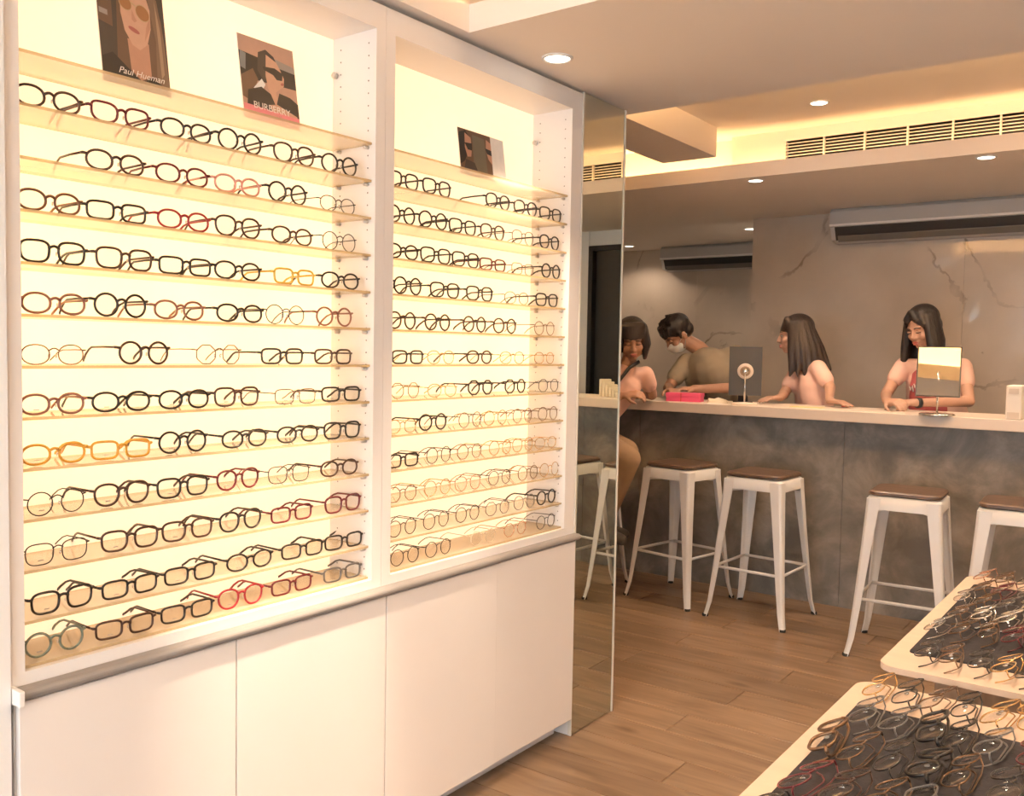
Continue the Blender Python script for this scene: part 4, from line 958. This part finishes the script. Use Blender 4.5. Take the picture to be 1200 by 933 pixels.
    if hair == 'short':
        E_((0, -.020, .050), (.086, .098, .080)); E_((0, -.055, .0), (.078, .06, .06))
        rnd = random.Random(3)
        for i in range(46):
            a = rnd.uniform(-2.7, 2.7); e = rnd.uniform(.15, 1.35); p = V((math.sin(a) * math.cos(e) * .078, math.cos(a) * math.cos(e) * .086 - .018, .045 + math.sin(e) * .072))
            q = p * 1.0 + V((rnd.uniform(-.02, .02), .022 + rnd.uniform(-.01, .012), rnd.uniform(-.004, .022))); S_(p, .018, q, .008)
        for i in range(9): S_((-.06 + .015 * i, .055, .085), .020, (-.064 + .016 * i, .088 - abs(i - 4) * .004, .040 + rnd.uniform(-.006, .01)), .010)
        for s in (-1, 1): S_((s * .074, .012, .03), .016, (s * .076, .018, -.008), .008)
    else:
        E_((0, -.026, .050), (.086, .098, .085)); E_((0, -.045, .0), (.084, .075, .07))
        bl = {'long': .27, 'bob': .125, 'profile': .25}[hair]
        if hair in ('bob', 'profile'):
            for i in range(11):
                x = -.062 + .0124 * i; S_((x * .9, .040, .098), .022, (x, .076 - x * x * 9, .028 + .006 * (i % 2)), .010)
        else:
            for s in (-1, 1):
                for i in range(5): S_((s * .006, .052, .105), .022, (s * (.030 + .010 * i), .072 - .012 * i, .075 - .020 * i), .018)
        dn = HR.inverted() @ V((0, 0, -1)); bk = V((0, {'profile': -.062, 'long': -.010, 'bob': -.008}[hair], 0)); fl = {'profile': .012, 'long': .030, 'bob': .012}[hair]
        rnd = random.Random(11)
        for s in (-1, 1):
            for i, (x, yy) in enumerate(((.072, .022), (.079, .002), (.081, -.020), (.076, -.042), (.064, -.064), (.046, -.080), (.018, -.090))):
                wk = (.10 + .15 * i) if hair == 'profile' else .55
                p = V((s * x * .84, yy * .9 - .004, .072)); q = V((s * x, yy, .035)) + dn * (bl * .5) + V((s * fl * .6, -.004, 0)) + bk * wk; r = q + dn * (bl * .5 + .03 * rnd.random()) + V((s * fl * (-.5 if hair == 'bob' else .5), .004, 0)) + bk * wk
                S_(p, .024, q, .027); S_(q, .027, r, .010 if hair == 'bob' else .013)
                if hair != 'bob':
                    m_ = q.lerp(r, .55); S_(m_, .020, r + dn * .02 + V((s * .006, .008 - .006 * (i % 3), 0)), .007)
        if hair != 'bob':
            S_((0, -.07, 0), .055, tuple(V((0, -.080, 0)) + dn * .24 + bk), .045)
    obj('hair', remesh(c, .0065, 2), hairm, body)
    # face
    for s in (-1, 1):
        if down:                                             # eyes cast down: the lid is closed over them
            c = MB(); c.ell(hp((s * .030, .0740, .002)), (.0140 * k, .0085 * k, .0075 * k), HR, 12, 8); c.build('eyelid', skin, body)
            c = MB(); c.tube([hp((s * .016, .0790, -.003)), hp((s * .030, .0825, -.0055)), hp((s * .046, .0705, -.002))], .0019 * k, 5); c.build('eyelash', 'hair_black', body)
        else:
            c = MB(); c.ell(hp((s * .030, .0745, .001)), (.0130 * k, .0075 * k, .0045 * k), HR, 12, 8); e = c.build('eye', 'eye_white', body)
            c = MB(); c.ell(hp((s * .030, .0795, .0)), (.0058 * k, .0045 * k, .0046 * k), HR, 10, 6); c.build('iris', 'hair_black', e)
            c = MB(); c.tube([hp((s * .015, .080, .0055)), hp((s * .030, .0825, .0070)), hp((s * .046, .070, .004))], .0017 * k, 5); c.build('eyelash', 'hair_black', body)
        c = MB(); c.tube([hp((s * .013, .083, .020)), hp((s * .030, .083, .025)), hp((s * .050, .068, .020))], [.003 * k, .0034 * k, .0015 * k], 6); c.build('eyebrow', 'hair_brown', body)
    if mask:
        c = MB(); E2 = lambda p, r: c.ell(hp(p), [q * k for q in r], HR, 16, 10)
        E2((0, .050, -.055), (.064, .055, .045)); E2((0, .070, -.040), (.042, .042, .028)); E2((0, .035, -.075), (.050, .045, .034))
        obj('face_mask', remesh(c, .006, 4), 'mask_white', body)
        for s in (-1, 1):
            c = MB(); c.tube([hp((s * .058, .05, -.035)), hp((s * .073, .015, -.008)), hp((s * .080, -.012, .012)), hp((s * .078, -.024, -.01)), hp((s * .060, .03, -.075))], .0022, 6); c.build('ear_loop', 'mask_white', body)
    else:
        c = MB(); c.ell(hp((0, .0855, -.0595)), (.0215 * k, .008 * k, .0052 * k), HR, 12, 6); c.ell(hp((0, .084, -.0690)), (.0175 * k, .008 * k, .0058 * k), HR, 12, 6); c.build('lips', 'lip', body)
    return body, B, hp

# customer on the stool at the mirror's edge
b1, B1, hp1 = person('seated customer in peach top and khaki trousers with dark shoulder strap', (-1.0, 4.62, 0), (-.868, 4.70, 1.475), frame((.55, -.80), 20, 4), (-.905, 4.72, 1.335), (-.975, 4.71, 1.195), (-1.22, 4.64, .925), frame((.62, -.72), 8), None,
    [((-1.075, 4.645, 1.270), (-1.06, 4.56, 1.06), (-.905, 4.665, 1.150), (.7, .20, .10), (.3, .5, -.6), -1, .5),
     ((-.835, 4.815, 1.275), (-.835, 4.900, 1.150), (-.955, 5.02, 1.142), (-.8, .5, -.05), (0, 0, -1), 1, .25)],
    [((-1.18, 4.60, .925), (-.800, 4.57, .795), (-.99, 4.60, .37), (1, -.1, 0)), ((-1.22, 4.72, .905), (-.92, 4.76, .815), (-1.06, 4.72, .37), (1, .1, 0))],
    skin='skin_warm', shirt='shirt_peach', trousers='trousers_khaki', hairm='hair_black', hair='bob', sleeve=.5, down=True)
c = MB(); c.tube([V((-.835, 4.73, 1.350)) - B1, V((-.855, 4.655, 1.315)) - B1, V((-.90, 4.595, 1.225)) - B1, V((-.985, 4.575, 1.08)) - B1, V((-1.10, 4.53, .97)) - B1], .012, 6, flat=.4); c.build('shoulder_strap', 'black', b1)
# masked man bending over the counter
b2, B2, hp2 = person('man in beige T-shirt and white face mask bending over the pink box', (-.80, 5.80, 0), (-1.015, 5.58, 1.530), frame((-.62, -.72), 40, -6), (-.895, 5.68, 1.435), (-.815, 5.68, 1.285), (-.78, 5.80, .95), frame((-.30, -.95), 10), None,
    [((-.640, 5.69, 1.410), (-.530, 5.56, 1.190), (-.725, 5.285, 1.182), (-.75, -.50, -.02), (0, .1, -1), 1, .22),
     ((-.985, 5.66, 1.350), (-1.03, 5.50, 1.170), (-.89, 5.24, 1.168), (.62, -.70, .0), (0, 0, -1), -1, .22)],
    [((-.70, 5.82, .92), (-.68, 5.80, .49), (-.68, 5.84, .09), (0, -1, 0)), ((-.88, 5.80, .92), (-.90, 5.77, .49), (-.90, 5.82, .09), (-.2, -1, 0))],
    male=True, hk=1.05, skin='skin_warm', shirt='shirt_beige', trousers='trousers_dark', hairm='hair_black', hair='short', sleeve=.60, mask=True, down=True)
c = MB(); c.ell(V((-.800, 5.557, 1.290)) - B2, (.020, .008, .013), frame((-.30, -.95), 10), 10, 6); c.build('chest_emblem', 'trousers_dark', b2)
# woman in profile
b3, B3, hp3 = person('woman in pale pink top in profile leaning on the counter', (-.12, 5.66, 0), (-.212, 5.56, 1.525), frame((-.93, -.34), 4), (-.150, 5.590, 1.395), (-.115, 5.60, 1.235), (-.08, 5.66, .93), frame((-.84, -.54), 6), None,
    [((-.035, 5.485, 1.330), (.055, 5.44, 1.215), (.095, 5.30, 1.146), (.80, -.40, -.06), (0, 0, -1), 1, .14),
     ((-.225, 5.70, 1.320), (-.27, 5.56, 1.155), (-.22, 5.38, 1.146), (-.45, -.85, -.02), (0, 0, -1), -1, .2)],
    [((-.04, 5.60, .90), (-.05, 5.58, .48), (-.04, 5.62, .09), (-.8, -.5, 0)), ((-.13, 5.74, .90), (-.15, 5.73, .48), (-.14, 5.76, .09), (-.8, -.5, 0))],
    skin='skin', shirt='shirt_pink', trousers='trousers_dark', hairm='hair_brown', hair='profile', sleeve=.62)
# woman looking down behind the upright mirror
b4, B4, hp4 = person('woman with long dark hair and red printed top looking down at her hands', (.60, 5.68, 0), (.520, 5.575, 1.570), frame((-.42, -.86), 20, 4), (.560, 5.645, 1.430), (.570, 5.66, 1.27), (.60, 5.72, .95), frame((-.18, -.97), 5), None,
    [((.415, 5.625, 1.355), (.345, 5.54, 1.185), (.415, 5.275, 1.158), (.72, -.55, .0), (.2, .3, -1), -1, .42),
     ((.725, 5.66, 1.355), (.785, 5.53, 1.165), (.555, 5.285, 1.155), (-.92, -.25, .02), (.1, .3, -1), 1, .38)],
    [((.52, 5.72, .92), (.52, 5.70, .49), (.52, 5.74, .09), (-.2, -1, 0)), ((.68, 5.73, .92), (.69, 5.71, .49), (.69, 5.75, .09), (-.1, -1, 0))],
    skin='skin', shirt='shirt_pink', trousers='trousers_dark', hairm='hair_black', hair='long', sleeve=.45, down=True)
TRr = frame((-.18, -.97), 5); rt_, fw_ = TRr @ V((1, 0, 0)), TRr @ V((0, 1, 0)); c4 = V((.570, 5.66, 1.27)) - B4
c = MB()
for s in (-1, 1):
    c.cap(c4 + rt_ * s * .045 + fw_ * .030 + V((0, 0, -.16)), .074, c4 + rt_ * s * .045 + fw_ * .026 + V((0, 0, .03)), .070, 14); c.ell(c4 + rt_ * s * .058 + fw_ * .068 + V((0, 0, -.03)), (.045, .040, .05), TRr)
pt = obj('shirt_print', remesh(c, .010, 4), 'shirt_red', b4)
c = MB(); rnd = random.Random(5)
for k in range(7):
    q0 = c4 + rt_ * (-.075 + .024 * k) + fw_ * .112 + V((0, 0, -.035 + .008 * (k % 3)))
    c.tube([q0 + V((0, 0, -.02)) - rt_ * .006, q0 + V((0, 0, .015)) + fw_ * .002, q0 + V((0, 0, -.012)) + rt_ * .010, q0 + V((0, 0, .010)) + rt_ * .016], .0042, 6)
c.build('print_lettering', 'shirt_white', pt)
c = MB(); w0 = V((.555, 5.285, 1.155)) - B4; dd = V((-.23, -.245, .0)).normalized(); c.tube([w0 - dd * .040, w0 - dd * .018], .029, 14); c.build('wrist_watch', 'black', b4)
